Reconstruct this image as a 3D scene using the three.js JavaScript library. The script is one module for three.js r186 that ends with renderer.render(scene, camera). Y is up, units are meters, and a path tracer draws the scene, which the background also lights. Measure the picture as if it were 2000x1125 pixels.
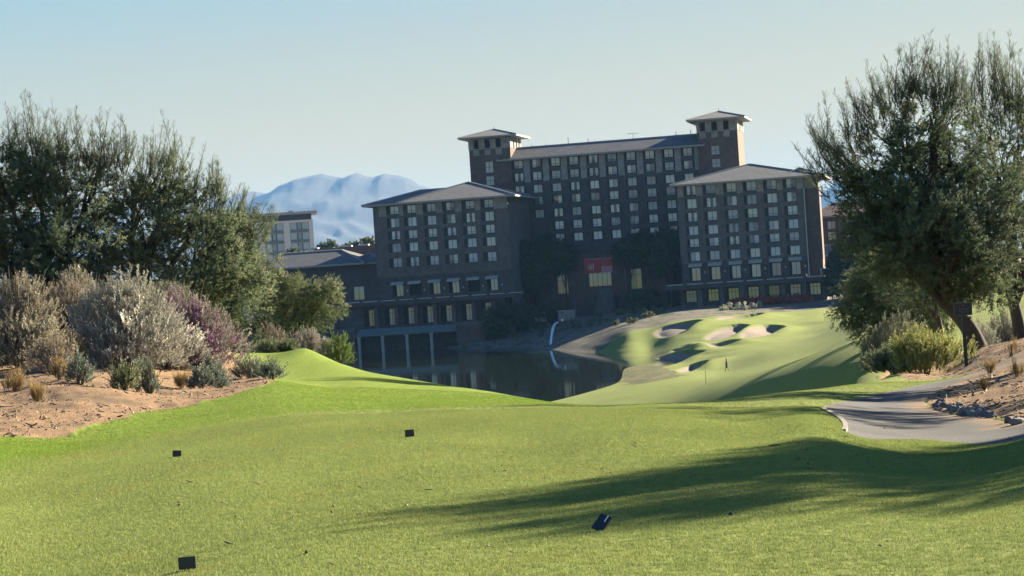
import * as THREE from 'three';
import { mergeGeometries } from 'three/addons/utils/BufferGeometryUtils.js';
import { ImprovedNoise } from 'three/addons/math/ImprovedNoise.js';
import { MarchingCubes } from 'three/addons/objects/MarchingCubes.js';

// ------------------------------------------------------------------ camera, sky, sun, exposure
const W = 2000, H = 1125, FOCAL = 4330, R = Math.PI / 180;
const scene = new THREE.Scene();
const camera = new THREE.PerspectiveCamera(2 * Math.atan(H / 2 / FOCAL) / R, W / H, 0.5, 60000);
camera.position.set(0, 16.2, 0);
camera.rotation.set(-12 / FOCAL, 0, -3.7 * R);           // a hand-held picture, tilted a little
camera.updateMatrixWorld(true);
const renderer = new THREE.WebGLRenderer({ antialias: true });
renderer.setSize(1024, 576);
renderer.toneMapping = THREE.LinearToneMapping;
renderer.toneMappingExposure = 5.7;
renderer.shadowMap.enabled = true;

const SUN = new THREE.Vector3(Math.cos(22 * R) * Math.cos(38 * R), Math.sin(22 * R), -Math.cos(22 * R) * Math.sin(38 * R));
{
  const w = 512, h = 256, a = new Float32Array(w * h * 4), dir = new THREE.Vector3();
  const smooth = (x, p, q) => { const t = Math.min(1, Math.max(0, (x - p) / (q - p))); return t * t * (3 - 2 * t); };
  const low = [0.68, 0.58, 0.30], mid = [0.20, 0.50, 0.68], top = [0.03, 0.14, 0.52];
  for (let j = 0; j < h; j++) for (let i = 0; i < w; i++) {
    const el = ((j + 0.5) / h - 0.5) * Math.PI, az = ((i + 0.5) / w - 0.5) * 2 * Math.PI;
    dir.set(Math.cos(el) * Math.cos(az), Math.sin(el), Math.cos(el) * Math.sin(az));
    const toSun = Math.acos(Math.min(1, dir.dot(SUN))) / R, deg = el / R;
    const glow = Math.exp(-toSun / 28);
    const t1 = smooth(deg - glow * 7, 1.2, 11), t2 = smooth(deg, 9, 45);
    for (let c = 0; c < 3; c++) {
      let v = low[c] + (mid[c] - low[c]) * t1;
      v += (top[c] - v) * t2;
      v += glow * [0.32, 0.38, 0.42][c];
      if (deg < 0) v *= 0.8;
      a[(j * w + i) * 4 + c] = v / 5.7;
    }
    a[(j * w + i) * 4 + 3] = 1;
  }
  const sky = new THREE.DataTexture(a, w, h, THREE.RGBAFormat, THREE.FloatType);
  sky.mapping = THREE.EquirectangularReflectionMapping;
  sky.magFilter = THREE.LinearFilter; sky.minFilter = THREE.LinearFilter;
  sky.needsUpdate = true;
  scene.background = sky; scene.environment = sky;
}
const sun = new THREE.DirectionalLight(new THREE.Color().setRGB(1, 0.89, 0.67), 5);
sun.position.copy(SUN).multiplyScalar(400).add(new THREE.Vector3(0, 0, -60));
sun.target.position.set(0, 10, -60);
sun.castShadow = true; sun.shadow.mapSize.set(4096, 4096);
Object.assign(sun.shadow.camera, { left: -120, right: 120, top: 120, bottom: -120, near: 1, far: 1200 });
scene.add(sun, sun.target);
scene.fog = new THREE.FogExp2(new THREE.Color().setRGB(0.26, 0.53, 1.0), 3.2e-5);

// ------------------------------------------------------------------ helpers
const rngOf = (s) => () => { s |= 0; s = s + 0x6D2B79F5 | 0; let t = Math.imul(s ^ s >>> 15, 1 | s); t = t + Math.imul(t ^ t >>> 7, 61 | t) ^ t; return ((t ^ t >>> 14) >>> 0) / 4294967296; };
const perlin = new ImprovedNoise();
const fbm = (x, y, oct = 4) => { let s = 0, a = 0.5, f = 1; for (let i = 0; i < oct; i++) { s += a * perlin.noise(x * f, y * f, 3.7 + i * 7.1); a *= 0.5; f *= 2.03; } return s; };
const clamp = (x, a, b) => Math.min(b, Math.max(a, x));
const step = (x, p, q) => { const t = clamp((x - p) / (q - p), 0, 1); return t * t * (3 - 2 * t); };
const rgb = (r, g, b) => new THREE.Color().setRGB(r, g, b);
const V = (x, y, z) => new THREE.Vector3(x, y, z);
// a sight line of the survey: the place at depth d that stands at (px, py) of the picture
function at(px, py, d) {
  const v = V((px - W / 2) / FOCAL, -(py - H / 2) / FOCAL, -1).applyEuler(camera.rotation);
  return v.multiplyScalar(d / -v.z).add(camera.position);
}
const taken = new Map();
function numbered(name) { const n = taken.get(name) ?? 0; taken.set(name, n + 1); return n ? `${name}_${String(n).padStart(3, '0')}` : name; }
function tag(o, label, category, group) { o.userData.label = label; o.userData.category = category; if (group) o.userData.group = group; return o; }
function thing(name, label, category, pos, turn = 0, group) {
  const o = new THREE.Group(); o.name = numbered(name); o.position.copy(pos); o.rotation.y = turn;
  scene.add(o); return tag(o, label, category, group);
}
function mesh(name, geometry, material, parent = scene) {
  const m = new THREE.Mesh(geometry, material); m.name = parent === scene ? numbered(name) : name;
  m.castShadow = m.receiveShadow = true; parent.add(m); return m;
}
function structure(name, geometry, material) { const m = mesh(name, geometry, material); m.userData.kind = 'structure'; return m; }
function metreUV(g) {                                     // uv in metres from the face's own plane
  const p = g.attributes.position, n = g.attributes.normal, uv = new Float32Array(p.count * 2);
  for (let i = 0; i < p.count; i++) {
    const ax = Math.abs(n.getX(i)), ay = Math.abs(n.getY(i)), az = Math.abs(n.getZ(i));
    if (ay > ax && ay > az) { uv[2 * i] = p.getX(i); uv[2 * i + 1] = p.getZ(i); } else if (ax > az) { uv[2 * i] = p.getZ(i); uv[2 * i + 1] = p.getY(i); } else { uv[2 * i] = p.getX(i); uv[2 * i + 1] = p.getY(i); }
  }
  g.setAttribute('uv', new THREE.BufferAttribute(uv, 2)); return g;
}
// box given by its two corners
function bx(x0, x1, y0, y1, z0, z1) {
  const g = new THREE.BoxGeometry(Math.abs(x1 - x0), Math.abs(y1 - y0), Math.abs(z1 - z0));
  g.translate((x0 + x1) / 2, (y0 + y1) / 2, (z0 + z1) / 2); return metreUV(g);
}
const join = (list) => mergeGeometries(list.map((g) => { g = g.index ? g.toNonIndexed() : g; for (const k of Object.keys(g.attributes)) if (!['position', 'normal', 'uv'].includes(k)) g.deleteAttribute(k); return g; }), false);
function faces(list) {                                    // flat polygons (arrays of Vector3) as triangles
  const pos = [];
  for (const f of list) for (let i = 1; i < f.length - 1; i++) for (const v of [f[0], f[i], f[i + 1]]) pos.push(v.x, v.y, v.z);
  const g = new THREE.BufferGeometry(); g.setAttribute('position', new THREE.Float32BufferAttribute(pos, 3)); g.computeVertexNormals(); return metreUV(g);
}
function tube(pts, radii, sides = 7) {                    // a tapered limb through the points
  if (radii.length === 1) radii = [radii[0], radii[0]];
  const curve = new THREE.CatmullRomCurve3(pts), n = pts.length * 4, pos = [], idx = [], nor = [], uv = [];
  let up = V(0.3, 0.1, 1).normalize();
  for (let i = 0; i <= n; i++) {
    const t = i / n, c = curve.getPoint(t), d = curve.getTangent(t), k = t * (radii.length - 1), a = Math.floor(Math.min(k, radii.length - 1.001));
    const r = radii[a] + (radii[Math.min(a + 1, radii.length - 1)] - radii[a]) * (k - a);
    const s = V(0, 0, 0).crossVectors(d, up).normalize(); up = V(0, 0, 0).crossVectors(s, d).normalize();
    for (let j = 0; j <= sides; j++) {
      const q = j / sides * 2 * Math.PI, nx = s.clone().multiplyScalar(Math.cos(q)).addScaledVector(up, Math.sin(q));
      pos.push(c.x + nx.x * r, c.y + nx.y * r, c.z + nx.z * r); nor.push(nx.x, nx.y, nx.z); uv.push(j / sides, t * 4);
    }
  }
  for (let i = 0; i < n; i++) for (let j = 0; j < sides; j++) { const a = i * (sides + 1) + j, b = a + sides + 1; idx.push(a, b, a + 1, b, b + 1, a + 1); }
  const g = new THREE.BufferGeometry(); g.setIndex(idx);
  g.setAttribute('position', new THREE.Float32BufferAttribute(pos, 3)); g.setAttribute('normal', new THREE.Float32BufferAttribute(nor, 3)); g.setAttribute('uv', new THREE.Float32BufferAttribute(uv, 2));
  return g;
}
// tileable grain
function grain(size, cells, seed, oct = 3) {
  const out = new Float32Array(size * size); let amp = 1, sum = 0;
  for (let o = 0; o < oct; o++) {
    const n = Math.min(size, cells << o), rnd = rngOf(seed + o * 991), lat = Float32Array.from({ length: n * n }, rnd);
    for (let y = 0; y < size; y++) for (let x = 0; x < size; x++) {
      const fx = x / size * n, fy = y / size * n, x0 = Math.floor(fx), y0 = Math.floor(fy), tx = fx - x0, ty = fy - y0;
      const sx = tx * tx * (3 - 2 * tx), sy = ty * ty * (3 - 2 * ty), x1 = (x0 + 1) % n, y1 = (y0 + 1) % n;
      const a = lat[y0 * n + x0], b = lat[y0 * n + x1], c = lat[y1 * n + x0], d = lat[y1 * n + x1];
      out[y * size + x] += amp * (a + (b - a) * sx + (c - a + (a - b - c + d) * sx) * sy);
    }
    sum += amp; amp *= 0.6;
  }
  for (let i = 0; i < out.length; i++) out[i] /= sum;
  return out;
}
function tex(size, fn, srgb, metres) {
  const a = new Uint8Array(size * size * 4);
  for (let i = 0; i < size * size; i++) { const c = fn(i); for (let k = 0; k < 3; k++) a[4 * i + k] = clamp(Math.round(255 * (Array.isArray(c) ? c[k] : c)), 0, 255); a[4 * i + 3] = 255; }
  const t = new THREE.DataTexture(a, size, size); t.wrapS = t.wrapT = THREE.RepeatWrapping; t.magFilter = THREE.LinearFilter; t.minFilter = THREE.LinearFilter;
  if (srgb) t.colorSpace = THREE.SRGBColorSpace; t.repeat.set(1 / metres, 1 / metres); t.needsUpdate = true; return t;
}
const G1 = grain(512, 64, 5, 4), G2 = grain(512, 8, 9, 4), G3 = grain(512, 16, 21, 5);
const std = (color, roughness = 0.9, more = {}) => new THREE.MeshStandardMaterial({ color, roughness, ...more });
const stainTex = tex(512, (i) => 0.72 + 0.6 * (G2[i] - 0.5) + 0.4 * (G1[i] - 0.5), false, 9);

// ------------------------------------------------------------------ the lie of the land
const survey = [];
const P = (px, py, d) => { const v = at(px, py, d); survey.push([v.x, -v.z, v.y]); };
const L = (x, d, y) => survey.push([x, d, y]);
// tee
for (const x of [-4.5, -1.5, 1.5, 4]) { L(x * 0.6, 5, 14.72); L(x * 0.8, 9.5, 14.66); L(x, 14, 14.6); L(x * 1.3, 20, 14.5); }
for (const x of [-4, 0, 3.5]) L(x, 25.6, 14.41);
P(1060, 794, 33.6); P(860, 797, 34); P(1280, 798, 31); P(1500, 812, 30); P(1500, 843, 26); P(1640, 845, 26); P(2000, 863, 23); P(560, 806, 34);
// path and the ground round it
P(1640, 815, 30); P(1700, 790, 36); P(1830, 745, 48); P(2000, 846, 26.5); P(1885, 812, 32.5); P(1800, 783, 37); P(1900, 728, 51); L(12, 30, 14.2); L(20, 45, 14.4);
P(1960, 770, 36); P(1920, 735, 43);
// edge of the upper ground
P(1160, 794, 36); P(1360, 789, 40); P(1500, 775, 45); P(1640, 757, 52); P(1840, 733, 62); P(1920, 680, 70); L(18, 70, 13.6); L(26, 95, 13.4); P(1790, 712, 68);
P(930, 774, 48); P(800, 751, 58); P(660, 707, 75); P(560, 687, 86); P(1040, 788, 42); P(500, 687, 90);
P(700, 770, 46); P(560, 738, 61); P(725, 730, 66); P(800, 785, 41); P(500, 714, 73); P(620, 722, 67); P(600, 703, 77); P(520, 700, 84); P(700, 748, 55); P(770, 768, 48); P(640, 760, 51); P(880, 775, 46); P(605, 691, 86); P(650, 707, 79); P(700, 723, 73); L(-10.6, 101, 13.2); L(-9, 97, 13.2); L(-6.4, 92, 12.6);
// bank under the shrubs
P(0, 853, 33); P(120, 857, 33); P(230, 815, 38); P(380, 790, 42); P(470, 765, 46); P(545, 745, 50);
P(0, 715, 60); P(110, 750, 46); P(240, 745, 49); P(350, 745, 54); P(440, 692, 74); P(0, 780, 44); L(-14, 80, 14.9); L(-24, 95, 15); L(-8, 85, 14.4); L(-30, 60, 15.2);
// down from the upper ground to the lake and the fairway
L(2.2, 58, 12); L(0.8, 73, 10.8); L(-2.5, 93, 10.4); L(-8.5, 118, 11.2); L(6, 64, 10.6); L(2, 80, 7.8); L(11, 80, 10.4); L(18, 92, 9.8);
L(0, 110, 4); L(0, 160, 1.4); L(-15, 160, 3.6); L(10, 110, 5.4); L(12, 160, 3.4); L(-40, 160, 9); L(-30, 300, 1.0); L(-60, 300, 5); L(-60, 420, 3.5); L(0, 225, 1.3); L(-18, 230, 1.4);
// fairway
P(1640, 742, 112); P(1600, 740, 125); P(1500, 742, 165); P(1400, 752, 210); P(1300, 762, 250); P(1200, 768, 275); P(1420, 724, 316); P(1330, 735, 296);
P(1690, 662, 150); P(1600, 692, 235); P(1500, 692, 320); P(1640, 662, 280); P(1600, 652, 400); P(1680, 620, 380); P(1500, 671, 390); P(1420, 691, 370); P(1700, 700, 105); L(45, 190, 12.5); L(60, 300, 11); L(75, 400, 9);
// mounds round the green
P(1600, 606, 500); P(1500, 611, 498); P(1400, 617, 490); P(1300, 635, 480); P(1228, 647, 475); P(1178, 684, 468); P(1500, 651, 440); P(1310, 651, 455); P(1310, 671, 440); P(1420, 660, 428); P(1340, 701, 395); P(1280, 716, 372); P(1560, 630, 470); P(1640, 612, 495);
// shore and lake bed
P(1270, 691, 447); P(1210, 716, 391); P(1216, 748, 331); P(1150, 765, 314); P(1060, 786, 296);
for (const [x, y] of [[960, 720], [800, 705], [1100, 720], [1110, 752], [1000, 775], [880, 745], [1180, 710], [760, 690]]) { const v = at(x, y, 1), d = 17.9 / (16.2 - v.y); const q = at(x, y, d); survey.push([q.x, -q.z, -2]); }
L(12, 490, 0); L(6, 528, 0); L(-2, 552, 0.1); L(-25, 560, -2); L(-12, 532, -1.6); L(-5, 516, -1.6); L(-50, 560, -2); L(-70, 545, 1.5);
// ground at the hotel
P(1130, 629, 568); P(1330, 602, 566); P(1480, 596, 560); P(1620, 588, 555); P(1240, 620, 545); L(10, 610, 6); L(50, 600, 7); L(90, 590, 8); L(-60, 620, 6); L(-10, 640, 6); L(0, 720, 6); L(120, 720, 8); L(-120, 720, 7); L(-100, 600, 6.5);
const K = 8, S = survey.map(([x, d, y]) => [Math.atan2(x, d) * K, Math.log(Math.hypot(x, d)), y]);
const U = (r2) => r2 < 1e-12 ? 0 : 0.5 * r2 * Math.log(r2);
const WT = (() => {
  const n = S.length, N = n + 3, A = Array.from({ length: N }, () => new Float64Array(N + 1));
  for (let i = 0; i < n; i++) {
    for (let j = 0; j < n; j++) A[i][j] = U((S[i][0] - S[j][0]) ** 2 + (S[i][1] - S[j][1]) ** 2);
    A[i][i] += 0.004;
    A[i][n] = A[n][i] = 1; A[i][n + 1] = A[n + 1][i] = S[i][0]; A[i][n + 2] = A[n + 2][i] = S[i][1]; A[i][N] = S[i][2];
  }
  for (let c = 0; c < N; c++) {
    let p = c; for (let r = c + 1; r < N; r++) if (Math.abs(A[r][c]) > Math.abs(A[p][c])) p = r;
    [A[c], A[p]] = [A[p], A[c]];
    for (let r = 0; r < N; r++) if (r !== c && A[r][c]) { const k = A[r][c] / A[c][c]; for (let j = c; j <= N; j++) A[r][j] -= k * A[c][j]; }
  }
  return A.map((row, i) => row[N] / row[i]);
})();
function land(x, z) {
  const d = Math.hypot(x, z), th = Math.atan2(x, -z), a = clamp(th, -0.34, 0.34) * K, l = Math.log(clamp(d, 5, 740));
  const n = S.length; let h = WT[n] + WT[n + 1] * a + WT[n + 2] * l;
  for (let i = 0; i < n; i++) { const p = a - S[i][0], q = l - S[i][1]; h += WT[i] * U(p * p + q * q); }
  const away = step(Math.abs(th), 0.36, 1.1), flat = 14.6 + (6 - 14.6) * step(d, 60, 500);
  h += (flat - h) * away;
  return h + (6 - h) * step(d, 680, 760);
}
const hitCache = (px, py) => {                             // where a sight line meets the ground
  let d0 = 8, d = 8;
  const over = (q) => { const v = at(px, py, q); return v.y - land(v.x, v.z); };
  while (d < 760 && over(d) > 0) { d0 = d; d *= 1.01; }
  for (let i = 0; i < 18; i++) { const m = (d0 + d) / 2; if (over(m) > 0) d0 = m; else d = m; }
  const v = at(px, py, d); return [v.x, v.z];
};
const poly = (pts) => {
  const q = pts.map((p) => p.length === 2 ? hitCache(p[0], p[1]) : [p[0], p[1]]);
  const xs = q.map((p) => p[0]), zs = q.map((p) => p[1]);
  return { q, x0: Math.min(...xs), x1: Math.max(...xs), z0: Math.min(...zs), z1: Math.max(...zs) };
};
function smoothPoly(pl, times = 2) {
  let q = pl.q;
  for (let t = 0; t < times; t++) { const o = []; for (let i = 0; i < q.length; i++) { const a = q[i], b = q[(i + 1) % q.length]; o.push([a[0] * 0.75 + b[0] * 0.25, a[1] * 0.75 + b[1] * 0.25], [a[0] * 0.25 + b[0] * 0.75, a[1] * 0.25 + b[1] * 0.75]); } q = o; }
  return { ...pl, q };
}
function inside(pl, x, z, pad = 0) {                       // signed distance, negative inside; Infinity when far off
  if (x < pl.x0 - pad || x > pl.x1 + pad || z < pl.z0 - pad || z > pl.z1 + pad) return Infinity;
  let c = false, best = 1e9; const q = pl.q;
  for (let i = 0, j = q.length - 1; i < q.length; j = i++) {
    const [xi, zi] = q[i], [xj, zj] = q[j];
    if ((zi > z) !== (zj > z) && x < (xj - xi) * (z - zi) / (zj - zi) + xi) c = !c;
    const dx = xj - xi, dz = zj - zi, t = clamp(((x - xi) * dx + (z - zi) * dz) / (dx * dx + dz * dz + 1e-9), 0, 1);
    best = Math.min(best, (x - xi - t * dx) ** 2 + (z - zi - t * dz) ** 2);
  }
  return (c ? -1 : 1) * Math.sqrt(best);
}
const X = 1;                                               // a third entry marks plan coordinates
const pathPoly = smoothPoly(poly([[2000, 863], [1800, 851], [1642, 845], [1652, 832], [1634, 814], [1604, 798], [1625, 788], [1690, 774], [1770, 758], [1840, 743], [1905, 729], [16.5, -62, X], [17.5, -58, X], [1910, 738], [1850, 760], [1796, 784], [1832, 800], [1885, 813], [1940, 816], [2000, 833], [14, -27, X], [24, -24, X], [22, -20, X], [12, -21.5, X]]), 2);
const scrubBank = smoothPoly(poly([[-60, -29, X], [-14, -32, X], [0, 853], [120, 857], [180, 835], [230, 815], [300, 800], [380, 791], [470, 767], [548, 747], [510, 732], [455, 700], [at(455, 690, 100).x, -100, X], [at(480, 690, 130).x, -130, X], [-90, -150, X], [-90, -60, X]]), 1);
const wooded = smoothPoly(poly([[1700, 735], [1770, 743], [1845, 738], [1910, 727], [1910, 738], [1850, 760], [1796, 784], [1832, 800], [1885, 813], [1940, 816], [2000, 833], [14, -27, X], [40, -24, X], [60, -60, X], [60, -120, X], [at(1740, 690, 125).x, -125, X], [at(1720, 700, 95).x, -95, X], [at(1690, 720, 75).x, -75, X]]), 1);
const stoneBank = smoothPoly(poly([[-9, -575, X], [-12, -540, X], [0, -515, X], [8, -490, X], [1160, 688], [1178, 682], [1200, 662], [1226, 647], [1300, 634], [1400, 617], [1440, 612], [1500, 609.5], [1560, 606], [1600, 604], [1650, 602], [95, -535, X], [150, -600, X], [60, -640, X], [-40, -640, X]]), 1);
const roughShore = smoothPoly(poly([[1206, 722], [1240, 704], [1275, 692], [1312, 688], [1300, 700], [1296, 716], [1325, 726], [1345, 733], [1290, 744], [1214, 753]]), 1);
const bunkers = [
  [[1271, 654], [1292, 640], [1334, 633], [1374, 631], [1345, 640], [1336, 650], [1306, 657]],
  [[1371, 661], [1395, 644], [1429, 637], [1464, 638], [1444, 650], [1420, 660], [1390, 664]],
  [[1436, 658], [1471, 644], [1496, 639], [1537, 641], [1507, 653], [1468, 661]],
  [[1394, 626], [1412, 618], [1454, 616], [1496, 614], [1468, 621], [1429, 624], [1406, 628]],
  [[1367, 678], [1406, 670], [1451, 671], [1418, 676], [1390, 681]],
  [[1310, 685], [1334, 681], [1370, 682], [1345, 688], [1317, 690]],
  [[1272, 703], [1308, 693], [1339, 692], [1376, 691], [1360, 697], [1339, 702], [1306, 714], [1283, 715]],
  [[1318, 725], [1342, 714], [1387, 710], [1362, 718], [1342, 727]],
].map((b) => smoothPoly(poly(b), 2));
function sandDepth(x, z) {
  let h = 0;
  for (const b of bunkers) {
    const s = inside(b, x, z, 6);
    if (s === Infinity) continue;
    const cx = (b.x0 + b.x1) / 2, side = clamp((x - cx) / (0.5 * (b.x1 - b.x0) + 1), -1, 1);
    if (s < 0) h -= (0.45 + 0.6 * step(side, -0.5, 1)) * step(-s, -0.2, 1.3);
    else h += (0.08 + 0.55 * step(side, -0.1, 0.7)) * Math.exp(-((s - 1.2) ** 2) / 7) * step(s, 0, 0.5);
  }
  return h;
}
function ground(x, z, zone) {
  const d = Math.hypot(x, z);
  let h = land(x, z);
  if (d > 90 && d < 560 && h > 0.15) h += step(d, 100, 240) * (0.5 + 0.3 * step(d, 350, 420)) * fbm(x / 21, z / 30, 3) * step(h, 0.1, 1.2);
  if (d > 330 && d < 520) h += sandDepth(x, z);
  if (d < 60) h += 0.02 * fbm(x / 2.5, z / 2.5, 2);
  return h;
}
const groundAt = (x, z) => ground(x, z) + (zoneOf(x, z) === 'scrub' ? rough(x, z) : 0);
function rough(x, z) { return 0.16 * fbm(x / 2.2, z / 2.2, 4) + 0.05 * fbm(x / 0.4 + 9, z / 0.4, 2); }
function zoneOf(x, z) {
  const d = Math.hypot(x, z);
  if (d > 330 && d < 520) for (const b of bunkers) if (inside(b, x, z) < 0) return 'sand';
  if (d < 90 && inside(pathPoly, x, z) < 0) return 'path';
  if (d < 160) {
    const e = 0.35 * fbm(x / 0.8, z / 1.6, 3);
    const s1 = inside(scrubBank, x, z), s2 = inside(wooded, x, z);
    if (s1 < e || s2 < e) return 'scrub';
  }
  if (d > 450 && x < 14 && d < 640) return 'stone';
  if (d > 430 && inside(stoneBank, x, z) < fbm(x / 5, z / 5, 3) * 2) return 'stone';
  if (d > 300 && d < 460 && inside(roughShore, x, z) < fbm(x / 3, z / 3, 3) * 3) return 'rough';
  if (d > 640 || Math.abs(Math.atan2(x, -z)) > 0.5 && d > 60) return 'plain';
  return 'grass';
}
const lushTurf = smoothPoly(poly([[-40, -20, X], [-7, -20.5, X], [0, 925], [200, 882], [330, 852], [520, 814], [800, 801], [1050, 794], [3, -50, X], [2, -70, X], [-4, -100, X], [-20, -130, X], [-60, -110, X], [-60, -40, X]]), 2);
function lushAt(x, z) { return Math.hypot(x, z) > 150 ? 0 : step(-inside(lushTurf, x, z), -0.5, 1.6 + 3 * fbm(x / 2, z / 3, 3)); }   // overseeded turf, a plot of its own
// one sheet of ground from the tee to the horizon, cut into its surfaces
const zones = {};
{
  const ang = [], rad = [];
  for (let i = -Math.PI; i < -0.42; i += 0.068) ang.push(i);
  for (let i = -0.42; i < -0.25; i += 0.006) ang.push(i);
  for (let i = -0.25; i < 0.25; i += 0.00086) ang.push(i);
  for (let i = 0.25; i < 0.42; i += 0.006) ang.push(i);
  for (let i = 0.42; i < Math.PI; i += 0.068) ang.push(i);
  ang.push(Math.PI);
  for (let d = 3; d < 9; d *= 1.08) rad.push(d);
  for (let d = 9; d < 66; d *= 1.0085) rad.push(d);
  for (let d = 66; d < 355; d *= 1.013) rad.push(d);
  for (let d = 355; d < 512; d += 0.85) rad.push(d);
  for (let d = 512; d < 760; d *= 1.009) rad.push(d);
  for (let d = 760; d < 24000; d *= 1.25) rad.push(d);
  rad.push(24000);
  const na = ang.length, nr = rad.length, px = new Float32Array(na * nr), py = new Float32Array(na * nr), pz = new Float32Array(na * nr);
  for (let j = 0; j < nr; j++) for (let i = 0; i < na; i++) {
    const x = Math.sin(ang[i]) * rad[j], z = -Math.cos(ang[i]) * rad[j], k = j * na + i;
    px[k] = x; pz[k] = z; py[k] = rad[j] > 770 ? 6 : ground(x, z);
  }
  const cell = {};
  const zi = new Map();
  for (let j = 0; j < nr - 1; j++) for (let i = 0; i < na - 1; i++) {
    const x = (px[j * na + i] + px[(j + 1) * na + i + 1]) / 2, z = (pz[j * na + i] + pz[(j + 1) * na + i + 1]) / 2;
    (cell[zoneOf(x, z)] ??= []).push(j * na + i);
  }
  if (cell.scrub) { const done = new Set(); for (const c of cell.scrub) for (const k of [c, c + 1, c + na, c + na + 1]) if (!done.has(k)) { done.add(k); py[k] += rough(px[k], pz[k]); } }
  // smooth normals over the whole sheet
  const nx = new Float32Array(na * nr), ny = new Float32Array(na * nr), nz = new Float32Array(na * nr);
  for (let j = 0; j < nr; j++) for (let i = 0; i < na; i++) {
    const k = j * na + i, a = j * na + Math.max(0, i - 1), b = j * na + Math.min(na - 1, i + 1), c = Math.max(0, j - 1) * na + i, e = Math.min(nr - 1, j + 1) * na + i;
    const ux = px[b] - px[a], uy = py[b] - py[a], uz = pz[b] - pz[a], vx = px[e] - px[c], vy = py[e] - py[c], vz = pz[e] - pz[c];
    let X0 = uy * vz - uz * vy, Y0 = uz * vx - ux * vz, Z0 = ux * vy - uy * vx; const l = Math.hypot(X0, Y0, Z0) * (Y0 < 0 ? -1 : 1); nx[k] = X0 / l; ny[k] = Y0 / l; nz[k] = Z0 / l;
  }
  const tint = {
    grass(x, z) {
      const d = Math.hypot(x, z), n = fbm(x / 7, z / 7, 4), f = fbm(x / 1.3 + 5, z / 1.3, 3);
      let c = [0.152, 0.182, 0.050];                                        // tee turf
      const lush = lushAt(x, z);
      const mix = (b, t) => { c = c.map((v, i) => v + (b[i] - v) * t); };
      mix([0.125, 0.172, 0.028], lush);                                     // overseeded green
      mix([0.100, 0.125, 0.038], clamp(step(f, 0.1, 0.5) * 0.5 + step(n, 0.12, 0.5) * 0.25, 0, 0.8));
      mix([0.18, 0.165, 0.075], step(fbm(x / 3 + 40, z / 3, 4), 0.15, 0.5) * 0.35);
      mix([0.15, 0.105, 0.06], d < 45 ? step(fbm(x / 0.22 + 70, z / 0.3, 2), 0.42, 0.5) * 0.7 : 0);     // divots
      return c;
    },
    rough(x, z) { const n = fbm(x / 3, z / 3, 4); return n > 0.05 ? [0.115, 0.10, 0.046] : [0.07, 0.075, 0.03]; },
    sand(x, z) { const n = 1 + 0.2 * fbm(x / 4, z / 4, 3); return [0.175 * n, 0.145 * n, 0.12 * n]; },
    scrub(x, z) {
      const n = fbm(x / 1.6, z / 1.6, 4), f = fbm(x / 0.35, z / 0.35, 2), k = 1 + 0.35 * f;
      const litter = clamp(step(n, 0.06, 0.22) * 0.7 + step(f, 0.2, 0.4) * 0.4, 0, 0.9); const c = [0.215, 0.138, 0.082], b = [0.11, 0.078, 0.054];
      return c.map((v, i) => (v + (b[i] - v) * litter) * k);
    },
    stone(x, z) { const n = fbm(x / 3, z / 3, 4), f = fbm(x, z, 3); const k = 1 + 0.5 * f; return n > 0.12 ? [0.05 * k, 0.065 * k, 0.03 * k] : [0.12 * k, 0.10 * k, 0.082 * k]; },
    path(x, z) { const n = 1 + 0.5 * fbm(x / 1.5, z / 1.5, 5); const s = inside(wooded, x, z, 2), spill = 0.8 * step(0.5 * fbm(x / 0.7, z / 0.7, 3) + 0.75 - s, 0.25, 0.6); return [0.088, 0.084, 0.083].map((v, i) => (v + ([0.20, 0.135, 0.085][i] - v) * (s < 2 ? spill : 0)) * n); },
    plain(x, z) { const n = 1 + 0.3 * fbm(x / 60, z / 60, 3); return [0.22 * n, 0.18 * n, 0.13 * n]; },
  };
  const blade = tex(512, (i) => { const v = 0.62 + 0.75 * (G1[i] - 0.5) + 0.35 * (G3[i] - 0.5); return [v * 1.02, v, v * 0.94]; }, false, 0.9);
  const bladeBump = tex(512, (i) => G1[i], false, 0.45);
  const grit = tex(512, (i) => 0.7 + 0.9 * (G1[i] - 0.5), false, 0.6), gritBump = tex(512, (i) => G1[i] * 0.6 + G3[i] * 0.4, false, 0.9);
  const matt = (o) => new THREE.MeshPhysicalMaterial({ vertexColors: true, roughness: 1, specularIntensity: 0.12, ...o });
  const M = {
    grass: matt({ map: blade, bumpMap: bladeBump, bumpScale: 0.01, color: rgb(1.55, 1.55, 1.55) }),
    rough: matt({}), sand: matt({}), stone: matt({}), plain: matt({}),
    scrub: matt({ map: grit, bumpMap: gritBump, bumpScale: 0.03, color: rgb(1.4, 1.4, 1.4) }),
    path: matt({ map: grit, bumpMap: bladeBump, bumpScale: 0.004, color: rgb(1.4, 1.4, 1.4) }),
  };
  const names = { grass: 'grass_turf', rough: 'rough_grass', sand: 'bunker_sand', scrub: 'desert_soil', stone: 'stony_bank', path: 'cart_path', plain: 'ground' };
  for (const [zn, cells] of Object.entries(cell)) {
    const map = new Map(), P3 = [], N3 = [], C3 = [], T2 = [], I = [];
    const id = (k) => {
      let q = map.get(k); if (q !== undefined) return q;
      q = P3.length / 3; map.set(k, q); P3.push(px[k], py[k], pz[k]); N3.push(nx[k], ny[k], nz[k]); C3.push(...tint[zn](px[k], pz[k])); T2.push(px[k], pz[k]); return q;
    };
    for (const c of cells) { const a = id(c), b = id(c + 1), e = id(c + na), f = id(c + na + 1); I.push(a, b, e, e, b, f); }
    const g = new THREE.BufferGeometry(); g.setIndex(I);
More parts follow.
